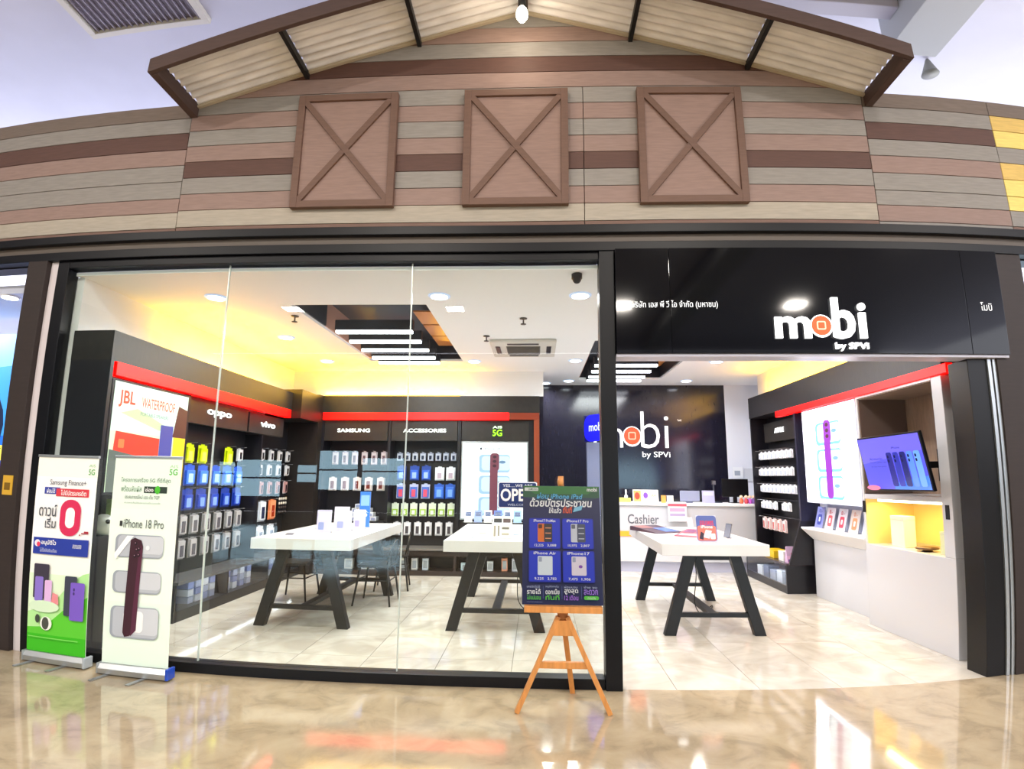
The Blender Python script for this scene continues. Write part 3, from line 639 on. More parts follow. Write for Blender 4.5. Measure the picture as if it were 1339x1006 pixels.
row('B', 9.03, 1.07, lin_(-2.28, -1.38, 7), (.115, .215, '#dfe8d8', '#a8d050', '#e8f0e8', .45), 'white and lime green pack', 'fourth row below the ACCESSORIES panel', GBk)
row('B', 9.03, .775, lin_(-2.24, -1.40, 6), (.115, .215, '#d8d6dc', '#e8e8ec', '#4a464e', .8), 'clear case pack', 'lowest row below the ACCESSORIES panel', GBk)
for i, z in enumerate((1.94, 1.69, 1.44, 1.19, .94)): struct('trim_%d' % (20+i), MB().box(3.565, 3.585, 7.70, 9.155, z, z+.012, BLK2))
WS = (.13, .13, '#e6e8f0', '#f6f8ff', '#c0c8dc', .7)
row('R', 3.56, 1.92, lin_(8.0, 9.05, 8), WS, 'small white pack', 'first row of the right wall shelves', GR)
row('R', 3.56, 1.67, lin_(8.0, 9.08, 8), WS, 'small white pack', 'second row of the right wall shelves', GR)
row('R', 3.56, 1.42, lin_(7.95, 9.05, 9), WS, 'small white pack', 'third row of the right wall shelves', GR)
row('R', 3.56, 1.17, [8.15, 8.30, 8.62, 8.82, 8.94, 9.06], WS, 'small white pack', 'fourth row of the right wall shelves', GR)
row('R', 3.56, .92, lin_(8.32, 9.04, 5), (.11, .19, '#e2c8c8', '#f0dcdc', '#c06a6a', .8), 'pale pink case pack', 'lowest row of the right wall shelves', GR)
# boxes on counters and low shelves
def carton(name, x, y, z, w, d, h, c, label, cat='box', group=None, rz=0, band=None, faces=True):
    t = thing(name, label, cat, (x, y, z), rz, group)
    MB().box(-w/2, w/2, -d/2, d/2, 0, h*.86, mat(c, .4)).build('box_body', t, bev=.003)
    MB().box(-w/2-.001, w/2+.001, -d/2-.001, d/2+.001, h*.86+.001, h, mat(c, .3)).build('box_lid', t, bev=.003)
    if band:
        p = Print((-w/2, -d/2-.002, 0), PX, PZ, w, h); p.rrect(.15, .15, .85, .8, .01, band); p.build('front_print', t)
    return t
k = 0
for lv, nn in ((0, 5), (1, 4), (2, 3), (3, 2)):
    for i in range(nn):
        carton('phone_box', -2.98+.10*i+.05*lv, 8.93, .79+lv*.065, .092, .16, .062, '#e4e8f0', 'white phone box, %s from left in %s of the box pyramid on back wall' % (ORD[i], ['bottom layer', 'second layer', 'third layer', 'top layer'][lv]), group='white box pyramid', band='#8894b8')
t = tag(MB().box(-3.42+.02, -2.40, 8.80, 9.095, .765, .785, BLK2).build('shelf_board'), 'dark shelf under the white box pyramid on the back wall', 'shelf')
for i, (x, c, w, h) in enumerate([(-2.07, '#e0e4e0', .09, .17), (-1.89, '#dfe2e2', .09, .17), (-1.72, '#d8e4ee', .09, .17), (-1.08, '#c8e0ea', .18, .11), (-2.92, '#c2c6c4', .13, .15), (-2.62, '#e8eaec', .22, .09), (-.72, '#d8e0e4', .09, .14), (-.50, '#e8a080', .09, .19), (-.34, '#d8dce8', .09, .19)]):
    carton('boxed_phone', x, 8.86, .071, w, .1, h, c, '%s box in the back low cabinet, %s' % (['white', 'pale grey', 'bluish', 'wide pale blue', 'grey', 'flat white', 'small pale', 'orange', 'silver'][i], ['first right of window joint', 'second right of window joint', 'third right of window joint', 'below the phone advert', 'seen under the left table', 'beside chair legs', 'behind the middle table leg', 'left of the silver one', 'rightmost'][i]), group='boxes in the back low cabinet', band='#9aa4ac')
for j in range(3):
    for i in range(5):
        for l_ in range(3):
            carton('accessory_box', -3.80, (6.0+.14*i, 6.75+.17*i, 7.75+.13*i)[j], .111+.075*l_, .18, .10, .07, ['#9aa0b8', '#c2c6cf', '#7a84b0'][(i+l_) % 3], 'small box in left glazed cabinet, %s of %s stack in the %s bay' % (['bottom', 'middle', 'top'][l_], ORD[i], ['near', 'middle', 'far'][j]), group='boxes inside the left low cabinet') if (j < 2 and i < 4) or (j == 2 and i < 5) else None
# things below the left advert, seen between the banners
t = thing('toy_speaker', 'round panda like speaker on the cabinet under the left advert', 'speaker', (-3.72, 4.62, .951))
MB().lathe((0, 0, 0), [(.05, 0), (.085, .03), (.09, .09), (.07, .15), (.03, .175)], mat('#c9cdc6', .4)).build('body', t)
MB().tube([(.08, -.05, .12), (.09, -.055, .12)], .02, BLACK).build('eye', t); MB().tube([(.08, .02, .12), (.09, .02, .12)], .02, BLACK).build('eye', t)
carton('speaker_box', -3.74, 4.9, .951, .16, .28, .30, '#9ab86a', 'green speaker box under the left advert between the banners', band=None)
carton('speaker_box', -3.74, 4.48+.73, .951, .16, .18, .26, '#5a5e66', 'grey speaker box under the left advert beside the green one')

# ------------------------------------------------------------------ mobi wall, cashier
t = thing('wall_logo', 'white shop lettering with orange disc on the dark back wall', 'sign', (1.03, 10.2, 1.83))
p = Print((0, -.004, 0), PX, PZ, 1.375, .86, e=1.1); logo(p, t3=.01, bw=-.03); p.text('โมบิ', 1.10, .80, 1.15, .84, '#ffffff'); p.build('lettering', t)
t = thing('pillar', 'grey square pillar before the dark back wall left of the black post', 'pillar', (.93, 9.36, 0)); MB().box(-.10, .11, 0, .12, 0, 2.068, mat('#6a7090', .5)).build('shaft', t, bev=.005)
t = thing('blade_sign', 'blue glowing round cornered blade sign with white letters beside black post', 'sign', (.79, 9.33, 2.07))
q = Print((0, 0, 0), (.55, -.83, 0), PZ, .5, .44, e=1.3); q.rrect(0, 0, 1, 1, .16, '#1414f0'); q.text('mobi', .25, .38, .95, .70, '#dfe6ff', .04); q.build('sign_face', t)
MB().prism([(-.0, 0), (.5, 0), (.5, .44), (0, .44)], (.0, .001, 0), (.55, -.83, 0), PZ, -.03, mat('#0c0c70', .4)).build('sign_body', t, bev=.01)
t = thing('cashier_counter', 'long white cashier counter with grey lettering reading Cashier', 'counter', (2.5, 9.38, 0))
MB().box(-1.18, 1.40, 0, .6, .165, 1.05, WCAB).build('front_body', t, bev=.005); MB().box(-1.14, 1.40, .06, .58, 0, .164, mat('#b8bad0', .3)).build('plinth', t)
MB().box(-1.20, 1.42, -.03, .64, 1.051, 1.09, WHITE).build('counter_top', t, bev=.005)
p = Print((-1.18, -.002, .165), PX, PZ, 2.58, .885); p.text('Cashier', .06, .67, .255, .84, '#62626c', .02); p.text('ชำระเงิน', .255, .57, .31, .64, '#8a8a94', .01)
p.rect(0, 0, .009, 1, '#9a9ab2'); p.build('lettering', t)
MB().box(-1.16, -.82, -.012, -.003, .56, .64, mat('#ff9a30', .4, e=1.6)).build('lit_badge', t, label='glowing orange strip on the counter front')
def stand_card(name, x, y, z, w, h, draws, label, cat='card holder', lean=.18, rz=0.):
    t = thing(name, label, cat, (x, y, z), rz)
    MB().box(-w/2, w/2, -.02, .06, 0, .008, CLEAR).build('foot', t)
    p = Print((-w/2, -.012, .008), PX, (0, lean, 1), w, h, rough=.3)
    for d in draws: getattr(p, d[0])(*d[1:])
    p.build('card', t)
    MB().hexa([(-w/2, -.009, .008), (w/2, -.009, .008), (w/2, -.006, .008), (-w/2, -.006, .008), (-w/2, -.009+lean*h, .008+h), (w/2, -.009+lean*h, .008+h), (w/2, -.006+lean*h, .008+h), (-w/2, -.006+lean*h, .008+h)], mat('#d8dae6', .2)).build('holder_plate', t)
    return t
CT = 1.091
stand_card('poster_stand', 1.80, 9.50, CT, .42, .20, [('rect', 0, 0, 1, 1, '#fff6e0'), ('rect', .03, .05, .32, .95, '#f0a060'), ('ell', .17, .5, .1, .3, '#d84030'), ('rect', .36, .05, .62, .95, '#e8d8f0'), ('ell', .5, .55, .09, .25, '#7a4ab0'), ('text', 'A4', .72, .4, .9, .7, '#c8a050')], 'wide cream poster stand with three pictures on cashier counter')
carton('tissue_box', 1.46, 9.6, CT, .2, .14, .07, '#d8c860', 'low yellow box at left end of the cashier counter')
tag(MB().lathe((0, 0, 0), [(.03, 0), (.03, .1), (.012, .12), (.012, .2)], WHITE, n=12).build('bottle', None, (1.52, 9.78, CT)), 'white pump bottle at left end of the cashier counter', 'bottle')
stand_card('leaflet_stand', 2.26, 9.31, .80, .30, .28, [('rect', 0, 0, 1, 1, '#f2e2ea'), ('rect', .0, .85, 1, 1, '#d85a6a'), ('rect', .1, .55, .9, .75, '#c8a8c8'), ('rect', .1, .3, .9, .45, '#b8a8d0')], 'pink leaflet holder hung on the front of cashier counter', lean=0)
carton('white_card_box', 2.19, 9.47, CT, .10, .05, .12, '#f6f4f0', 'small white box with ring mark right of cream poster stand', band='#c8c8c8')
carton('orange_snack_box', 2.09, 9.5, CT, .07, .05, .12, '#e8a050', 'small orange box right of cream poster stand')
t = thing('terminal_screen', 'back of a white payment screen standing on the cashier counter', 'screen', (2.44, 9.52, CT))
MB().box(-.16, .16, 0, .03, .03, .20, mat('#9298b4', .4)).build('shell', t, bev=.01); MB().box(-.05, .05, .031, .1, 0, .02, mat('#9298b4', .4)).build('stand', t)
t.location = (2.52, 9.48, CT+.001)
stand_card('acrylic_stand', 2.80, 9.43, CT, .2, .20, [('rect', 0, 0, 1, 1, '#b8b8da'), ('rect', .1, .6, .9, .9, '#d2d2ea')], 'tall lilac acrylic stand on the cashier counter', lean=.05)
t = thing('computer_monitor', 'black computer monitor seen from behind on the cashier counter', 'monitor', (3.34, 9.72, CT))
MB().box(-.22, .22, -.02, .02, .10, .40, BLACK).build('screen_shell', t, bev=.008); MB().box(-.03, .03, .0, .03, .01, .12, BLACK).build('neck', t); MB().box(-.10, .10, -.08, .08, 0, .01, BLACK).build('foot', t, bev=.004)
t = thing('desk_camera', 'chrome post with small black camera on the cashier counter', 'camera', (3.00, 9.78, CT))
MB().lathe((0, 0, 0), [(.06, 0), (.06, .01), (.012, .015), (.012, .3)], STEEL, n=14).build('post', t); MB().box(-.03, .03, -.05, .02, .3, .37, STEEL).build('head', t, bev=.008); MB().box(-.16, .10, -.12, .12, 0, .012, mat('#3a4054', .4)).build('base', t)
for i, (x, c) in enumerate([(3.36, '#e87048'), (3.44, '#d84a5a'), (3.50, '#c05ac0'), (3.56, '#7a5aa8')]):
    t = thing('small_toy', '%s little figure on cashier counter, %s from left' % (['orange', 'red', 'purple', 'violet'][i], ORD[i]), 'ornament', (x, 9.5, CT), 0, 'little figures on the cashier counter')
    MB().lathe((0, 0, 0), [(.025, 0), (.035, .03), (.028, .07), (.012, .085)], mat(c, .4), n=12).build('body', t); MB().lathe((0, 0, .085), [(.01, 0), (.028, .015), (.028, .035), (.01, .05)], mat('#f0d0b0', .4), n=12).build('head', t)
t = thing('potted_plant', 'small green plant in pot at right end of cashier counter', 'plant', (3.68, 9.5, CT))
MB().lathe((0, 0, 0), [(.035, 0), (.05, .08), (.045, .08)], WHITE, n=14).build('pot', t)
for k in range(14):
    a = k*2.4; r = .05+.02*(k % 3); b = MB(); tip = Vector((r*1.6*math.cos(a), r*1.6*math.sin(a), .14+.012*k)); mid = tip*.5+Vector((0, 0, .07)); s = Vector((-math.sin(a), math.cos(a), 0))*.018
    b.add([(0, 0, .07), mid+s, tip, mid-s], [(0, 1, 2, 3)], mat('#5a9a2a', .5)).build('leaf', t)
t = thing('wall_notice', 'pale papers pinned on white wall behind the right end of counter', 'notice', (3.46, 10.19, 1.30))
p = Print((0, -.001, 0), PX, PZ, .5, .42); p.rect(.05, .5, .4, .95, '#e8ecf6'); p.rect(.1, .6, .3, .8, '#9aa4b8'); p.rect(.45, .35, .8, .9, '#c8ccd8'); p.rect(.1, .05, .42, .42, '#f2f2f6'); p.rect(.85, .4, 1, 1, '#a85a4a'); p.build('papers', t)

# ------------------------------------------------------------------ right wall cabinets
t = thing('display_cabinet', 'tall white display cabinet with screen niche and lit lower niche', 'cabinet', (3.45, 4.72, 0))
x1 = .55
MB().box(0, x1, 0, 1.38, 0, .83, WCAB).build('base', t, bev=.006)
MB().box(0, x1, 0, .135, .831, 2.372, WCAB).build('front_stile', t, bev=.006); MB().box(0, x1, 1.345, 1.38, .831, 2.372, WCAB).build('rear_stile', t, bev=.004)
MB().box(0, x1, .136, 1.344, 1.29, 1.34, WCAB).build('shelf', t, bev=.004); MB().box(0, x1, .136, 1.344, 2.35, 2.372, WCAB).build('top_rail', t)
WDN = mat('#8d7766', .5, noise=(6, .15, (1, 6, 1)))
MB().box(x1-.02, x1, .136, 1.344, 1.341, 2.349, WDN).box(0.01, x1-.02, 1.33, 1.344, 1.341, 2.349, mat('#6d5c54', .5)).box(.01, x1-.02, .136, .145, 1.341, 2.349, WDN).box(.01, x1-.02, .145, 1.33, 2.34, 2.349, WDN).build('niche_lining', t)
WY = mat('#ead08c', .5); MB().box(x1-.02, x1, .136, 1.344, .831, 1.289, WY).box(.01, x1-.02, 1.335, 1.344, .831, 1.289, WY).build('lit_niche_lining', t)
MB().box(.08, .12, .24, 1.24, 1.265, 1.289, mat('#fff0c0', .4, e=8)).build('led_bar', t); area('niche_light', (.12, .74, 1.26), .06, 11, (1, .62, .12), sy_=1.0, parent=t)
for y in (.07, 1.36): MB().box(-.004, 0, y-.03, y+.02, 1.15, 1.27, BLACK).build('lock_plate', t)
carton('speaker', 3.62, 5.70, .831, .12, .22, .30, '#f2e8d4', 'pale boxed speaker at the back of the lit yellow niche', 'speaker', band=None)
t = thing('robot_vacuum', 'small dark disc on stand in the lit yellow niche', 'gadget', (3.58, 5.28, .831))
MB().lathe((0, 0, 0), [(.05, 0), (.04, .012), (.1, .02), (.1, .035), (.08, .045)], mat('#4a3018', .3)).build('disc', t)
carton('price_card', 3.56, 4.97, .831, .02, .16, .20, '#d8e0b8', 'pale green card at the near end of the lit yellow niche', 'card')
# tilted screen
t = thing('television', 'flat screen tilted out of the upper niche showing blue phone advert', 'television', (3.36, 5.21, 1.62))
def tv_pt(u, v, n=0): return (-.06+(1.39-1.39)-(.10)*(v-.5)*-(-1)-n, 0, 0)
ux = Vector((0, -1, 0)); uz = Vector((-.10, 0, .51)).normalized(); nn = ux.cross(uz); o0 = Vector((-.06, .485, -.235))
MB().prism([(0, 0), (.97, 0), (.97, .52), (0, .52)], o0-nn*.03, ux, uz, .028, BLACK).build('bezel', t, bev=.004)
p = Print(o0+ux*.015+uz*.015, ux, uz, .94, .49, e=1.1, rough=.2)
p.rect(0, 0, 1, 1, '#5a58e0'); p.poly([(0, .5), (1, .7), (1, 1), (0, 1)], '#7068f0'); p.poly([(.45, 0), (1, 0), (1, .25), (.45, .12)], '#4a80e8')
p.text('iPhone', .55, .76, .68, .80, '#2a2a80'); p.text('Accessories', .14, .57, .36, .62, '#2a2a90'); p.text('Find the perfect case', .14, .50, .42, .54, '#3a3aa0')
p.text('for your new phone', .14, .42, .40, .46, '#3a3aa0')
for k, c in enumerate(['#2a2a88', '#3438a8', '#202470', '#5a8ae8', '#6aa0f0']):
    p.rrect(.44+.11*k, .06, .53+.11*k, .70, .02, c); p.ell(.465+.11*k, .62, .014, .03, '#181848'); p.ell(.465+.11*k, .54, .014, .03, '#181848')
p.ell(.10, .03, .12, .05, '#f080a0'); p.build('screen', t)
MB().bar((-.03, 0, 0), (.42, 0, 0), .06, .06, BLACK).box(.42, .60-.02, -.12, .12, -.15, .15, BLACK).build('wall_arm', t)
# low white unit with light box
t = thing('low_display_unit', 'low white unit with sloping ledge between tall cabinet and dark shelves', 'cabinet', (3.60, 6.12, 0))
MB().box(0, .4, 0, 1.46, 0, .72, WCAB).build('base', t, bev=.004)
MB().prism([(-.15, .86), (.0, .72), (.4, .72), (.4, .88), (-.15, .88)], (0, 1.48, 0), PX, PZ, 1.48, WHITE).build('ledge', t, bev=.004)
t = thing('backlit_advert', 'bright white backlit phone advert on the right wall', 'poster', (3.47, 7.42, 1.20))
MB().box(0, .5, -1.28, .0, -.0, 1.17, mat('#c8cce0', .3)).build('box', t, bev=.003)
p = Print((-.002, -.02, .01), NY, PZ, 1.24, 1.15, e=3.2); phone_advert(p, False, '#f4f2ff', 5, '#6a2484', '#5c92b8'); p.build('print', t)
struct('wall_right_lower', MB().box(3.72, 4.05, 6.12, 7.6, .88, 1.20, mat('#c8cce0', .4)))
LC = [('#8a90d0', '#3a48a8'), ('#e8e0ea', '#e06a70'), ('#e8e6f2', '#d84a60'), ('#e8dcd8', '#f0a070'), ('#d8dcf0', '#e87a8a')]
for i, y in enumerate((7.40, 7.14, 6.86, 6.58, 6.30)):
    t = thing('info_card', '%s card on the white ledge under the right advert, %s from left' % (['blue', 'white and coral', 'white and red', 'cream and orange', 'lilac and pink'][i], ORD[i]), 'card', (3.58, y, .881), 0, 'cards on the white ledge')
    p = Print((0, .10, 0), NY, (.25, 0, 1), .20, .27); p.rect(0, 0, 1, 1, LC[i][0]); p.rrect(.25, .15, .75, .65, .02, LC[i][1]); p.rrect(.4, .3, .6, .52, .01, '#ffffff'); p.text('0.-', .3, .72, .7, .9, LC[i][1], .03); p.build('card', t)
    MB().box(.0, .06, -.1, .1, 0, .005, CLEAR).hexa([(.002, -.1, .005), (.006, -.1, .005), (.006, .1, .005), (.002, .1, .005), (.067, -.1, .26), (.071, -.1, .26), (.071, .1, .26), (.067, .1, .26)], mat('#c8cce0', .2)).build('holder', t)
# dark shelf unit
struct('wall_right_display', MB().box(3.72, 4.05, 7.62, 9.2, .38, 2.46, PEG)); struct('trim_14', MB().box(3.46, 3.72, 9.16, 9.2, .38, 2.46, BLK2)); struct('trim_15', MB().box(3.46, 3.72, 7.60, 7.64, .95, 2.42, mat('#24243a', .3)))
t = thing('low_cabinet', 'dark low cabinet with glass side below the right wall shelves', 'cabinet', (3.28, 7.72, 0))
MB().box(0, .42, 0, 1.45, .36, .385, mat('#3a3036', .25)).build('counter_top', t, bev=.003); MB().box(0, .42, 0, .03, 0, .36, BLK2).box(0, .03, .03, 1.45, 0, .10, BLK2).box(.03, .42, .03, 1.45, 0, .03, BLK2).box(0, .42, 1.42, 1.45, .03, .36, BLK2).build('carcass', t)
MB().box(.0, .004, .04, 1.42, .10, .36, CLEAR).build('glass_door', t); area('cabinet_fill', (.04, .75, .35), .03, 2.5, (.9, .95, 1), sy_=1.3, parent=t)  # area light is an added fill, no lamp here; lifts the boxes behind the glass
MB().prism([(0.001, .386), (.43, .386), (.43, .95), (.18, .95)], (-.0, -.10, 0), PX, PZ, -.03, BLK2).build('side_wing', t)
for i in range(5): carton('small_box', 3.46, 7.95+.24*i, .031, .16, .18, .17+.03*(i % 2), ['#8a98a8', '#d8e4f0', '#a8b4c8', '#6a7890', '#e8f0f4'][i], '%s box behind the glass of the right dark cabinet, %s from near end' % (['grey blue', 'white', 'pale blue', 'slate', 'pale white'][i], ORD[i]), group='boxes in the right dark cabinet')
carton('yellow_toy_box', 3.46, 8.45, .386, .22, .34, .10, '#e8c020', 'yellow box lying on dark cabinet below the right wall shelves')
carton('clear_case_box', 3.42, 8.02, .386, .16, .16, .13, '#e8e6e0', 'white box on dark cabinet in front of yellow box')
t = thing('promo_tent_card', 'pink tent card with a zero on the right dark cabinet', 'card', (3.42, 7.83, .386))
q = Print((-.09, -.051, 0), PX, (0, .25, 1), .19, .22); q.rect(0, 0, 1, 1, '#e8b8d8'); q.rrect(.3, .35, .7, .85, .03, '#c03a6a'); q.rrect(.4, .45, .6, .75, .02, '#f0d0e4'); q.rect(.05, .05, .95, .22, '#5a2a8a'); q.build('front_print', t)
MB().prism([(-.05, 0), (.05, 0), (0, .215)], (-.09, 0, 0), PY, PZ, .19, mat('#c8a8c8', .4)).build('folded_card', t)
carton('white_gift_box', 3.62, 7.80, .386+.57, .0+.10, .12, .16, '#dfe6f6', 'small white box at the near end of the right wall shelves')

# ------------------------------------------------------------------ tables
def make_table(label):
    t = thing('display_table', label, 'table', (0, 0, 0), 0)
    MB().box(-.515, .515, -.06, 1.88, .762, .87, mat('#dedddd', .25, coat=.2)).build('table_top', t, bev=.004)
    for y in (.04, 1.62):
        for s in (-1, 1):
            MB().hexa([(s*.49, y, 0), (s*.38, y, 0), (s*.38, y+.08, 0), (s*.49, y+.08, 0), (s*.27, y, .76), (s*.16, y, .76), (s*.16, y+.08, .76), (s*.27, y+.08, .76)], LEGW).build('leg', t, bev=.003)
        MB().box(-.40, .40, y+.015, y+.065, .17, .21, LEGW).build('crossbar', t); MB().box(-.16, .16, y+.01, y+.07, .71, .76, LEGW).build('top_rail', t)
    MB().box(-.04, .04, .12, 1.62, .165, .205, LEGW).build('long_beam', t)
    MB().box(-.06, .06, .12, 1.62, .70, .755, LEGW).build('upper_beam', t)
    return t
t1 = make_table('white topped table with dark slanted legs at left beside the chairs'); t1.location = (-2.345, 5.64, .0); t1.rotation_euler = (0, 0, -.02)
t2 = copy_tree(t1); t2['label'] = 'white topped table partly hidden behind the easel poster'; t2.location = (-.41, 5.68, 0); t2.rotation_euler = (0, 0, 0)
t3 = copy_tree(t1); t3['label'] = 'white topped table with dark slanted legs inside the open entrance'; t3.location = (1.715, 5.66, 0); t3.rotation_euler = (0, 0, 0)
for o in (t1, t2, t3): o['group'] = 'white display tables'
# chairs
def make_chair(label, x, y, rz):
    t = thing('wire_chair', label, 'chair', (x, y, 0), rz, 'black chairs at the left table'); m = WIRE
    for sx, sy_ in ((-1, -1), (1, -1), (-1, 1), (1, 1)): MB().tube([(sx*.22, sy_*.22, 0), (sx*.17, sy_*.16, .43)], [.011, .015], m, 8).build('leg', t)
    MB().tube([(-.19, -.19, .28), (.19, -.19, .28)], .008, m, 6).tube([(-.19, .19, .28), (.19, .19, .28)], .008, m, 6).tube([(-.19, -.19, .28), (-.19, .19, .28)], .008, m, 6).tube([(.19, -.19, .28), (.19, .19, .28)], .008, m, 6).build('stretcher', t)
    MB().prism([(-.19, -.2), (.19, -.2), (.21, .1), (.18, .2), (-.18, .2), (-.21, .1)], (0, 0, .43), PX, PY, .025, mat('#141416', .4)).build('seat', t, bev=.006)
    b = MB(); pts = [(.19*math.cos(a)*1.05, .17+.05*math.sin(a), .46+.27*math.sin(a)) for a in [math.pi*k/12 for k in range(13)]]; b.tube(pts, .010, m, 6).build('back_frame', t)
    for k in range(-2, 3): MB().tube([(k*.06, .19, .45), (k*.06, .21, .46+.26*math.sqrt(max(.0, 1-(k*.06/.2)**2)))], .005, m, 5).build('back_rod', t)
    return t
make_chair('black wire chair between the left table and the wall cabinet', -2.94, 6.94, 1.57)
make_chair('black wire chair on the near right side under the left table', -1.92, 6.88, -1.57)
make_chair('black wire chair further back under the left table', -1.95, 7.75, -1.4)
def cable(label, pts):
    q = []
    P = [Vector(p) for p in pts]
    for i in range(len(P)-1):
        for k in range(5):
            s = k/5; a, b, c, d = P[max(i-1, 0)], P[i], P[i+1], P[min(i+2, len(P)-1)]
            q.append(.5*((2*b)+(c-a)*s+(2*a-5*b+4*c-d)*s*s+(-a+3*b-3*c+d)*s**3))
    q.append(P[-1]); tag(MB().tube(q, .005, WIRE, 6).build('power_cable'), label, 'cable')
cable('black cable hanging under the table in the entrance', [(1.66, 6.2, .755), (1.68, 6.2, .5), (1.64, 6.15, .22), (1.70, 6.1, .11), (1.80, 6.1, .20), (1.80, 6.1, .165)])
cable('black cable looping under the table behind the easel', [(-.17, 5.9, .755), (-.20, 5.9, .45), (-.18, 5.86, .25), (-.05, 5.86, .16), (.04, 5.86, .30), (.05, 5.9, .70), (.02, 5.9, .755)])
cable('black cable hanging under the left table near the far leg', [(-1.98, 7.15, .755), (-1.93, 7.15, .66), (-1.99, 7.12, .58), (-1.93, 7.12, .50), (-2.0, 7.15, .60), (-2.02, 7.2, .755)])
TZ = .8705
def mobile(x, y, rz, c, label, stand=True):
    t = thing('smartphone', label, 'phone', (x, y, TZ), rz, 'phones shown on the tables')
    if stand:
        MB().lathe((0, .03, 0), [(.028, 0), (.028, .005), (.006, .008), (.006, .07)], STEEL, n=10).build('stand', t)
        MB().hexa([(-.037, -.02, .012), (.037, -.02, .012), (.037, -.012, .012), (-.037, -.012, .012), (-.037, .035, .15), (.037, .035, .15), (.037, .043, .15), (-.037, .043, .15)], mat(c, .2, metal=.2)).build('phone_body', t, bev=.003)
    else: MB().box(-.037, .037, -.075, .075, 0, .008, mat(c, .2)).build('phone_body', t, bev=.003)
# table in the entrance
stand_card('info_stand', 1.70, 5.82, TZ, .20, .25, [('rrect', 0, 0, 1, 1, .03, '#5a68a8'), ('rrect', .04, .02, .96, .6, .02, '#e87a6a'), ('text', 'ออมเพชร', .18, .62, .86, .80, '#e83a50', .04), ('text', 'iPhone', .22, .50, .80, .62, '#ffffff', .03), ('poly', [(.3, .15), (.6, .1), (.75, .4), (.45, .45)], '#f2e6e6'), ('poly', [(.1, .1), (.3, .05), (.35, .3), (.2, .38)], '#3a3040'), ('rrect', .66, .08, .9, .3, .01, '#f8f0f0')], 'rounded red and blue price card standing at front of entrance table', lean=.15)
t = thing('leaflet', 'dark purple leaflet lying open on the entrance table', 'leaflet', (1.42, 6.9, TZ), .5); MB().hexa([(-.2, -.24, 0), (.2, -.24, 0), (.2, .24, 0), (-.2, .24, 0), (-.2, -.24, .006), (.2, -.24, .006), (.2, .24, .05), (-.2, .24, .05)], mat('#4c3848', .35)).build('paper', t); q = Print((-.2, -.24, .007), PX, (0, .48, .044), .4, .49); q.rect(.45, .1, .95, .6, '#4a68b8'); q.rect(.05, .6, .5, .95, '#8a5a58'); q.build('print', t)
t = thing('leaflet', 'pinkish leaflet lying open on the entrance table right of purple one', 'leaflet', (1.74, 6.45, TZ), -.6); MB().hexa([(-.15, -.2, 0), (.15, -.2, 0), (.15, .2, 0), (-.15, .2, 0), (-.15, -.2, .006), (.15, -.2, .006), (.15, .2, .05), (-.15, .2, .05)], mat('#a84a5c', .35)).build('paper', t); q = Print((-.15, -.2, .007), PX, (0, .4, .044), .3, .4); q.rect(.1, .1, .9, .35, '#e8b0b8'); q.rect(.1, .5, .5, .9, '#7a3a6a'); q.build('print', t)
for i, (x, y, rz, c, l, s) in enumerate([(2.02, 6.18, -.9, '#3a3a48', 'dark phone on stand at right of entrance table', 1), (1.88, 7.1, .2, '#d8d8e6', 'silver phone on stand at back of entrance table', 1), (1.32, 6.3, .1, '#c8d8f0', 'pale blue phone lying at left edge of entrance table', 0), (1.55, 6.05, .4, '#e6e6ee', 'white phone lying behind the red price card', 0), (2.15, 7.2, -.2, '#e0e0ee', 'white phone on stand at far right of entrance table', 1)]): mobile(x, y, rz, c, l, bool(s))
# left table
for i, (x, y, c, w, h) in enumerate([(-2.33, 6.15, '#c8c4e2', .16, .24), (-2.30, 6.62, '#d8d0e2', .18, .25), (-2.20, 6.40, '#cfcbe8', .19, .22), (-2.08, 6.60, '#e2dcf0', .14, .22)]):
    stand_card('info_stand', x, y, TZ, w, h, [('rect', 0, 0, 1, 1, c), ('rrect', .1, .55, .9, .92, .01, '#e8e4f4'), ('rrect', .12, .12, .5, .45, .01, ['#8a94c8', '#b8506a', '#9aa0cc', '#a8a0c8'][i])], '%s upright info card on the left table, %s from left' % (['lilac', 'red marked', 'broad lavender', 'pale lavender'][i], ORD[i]), lean=.05)
stand_card('info_stand', -2.10, 6.85, TZ, .13, .42, [('rect', 0, 0, 1, 1, '#3a78e0'), ('rect', .1, .6, .9, .9, '#8ab8f8'), ('text', '5G', .25, .3, .75, .45, '#ffffff', .03)], 'tall bright blue info card on the left table', lean=.02)
mobile(-2.62, 5.95, .3, '#8a8a98', 'grey phone lying near the front of left table', False); mobile(-2.60, 6.7, .2, '#b8b8c4', 'silver phone lying at the left of left table', False)
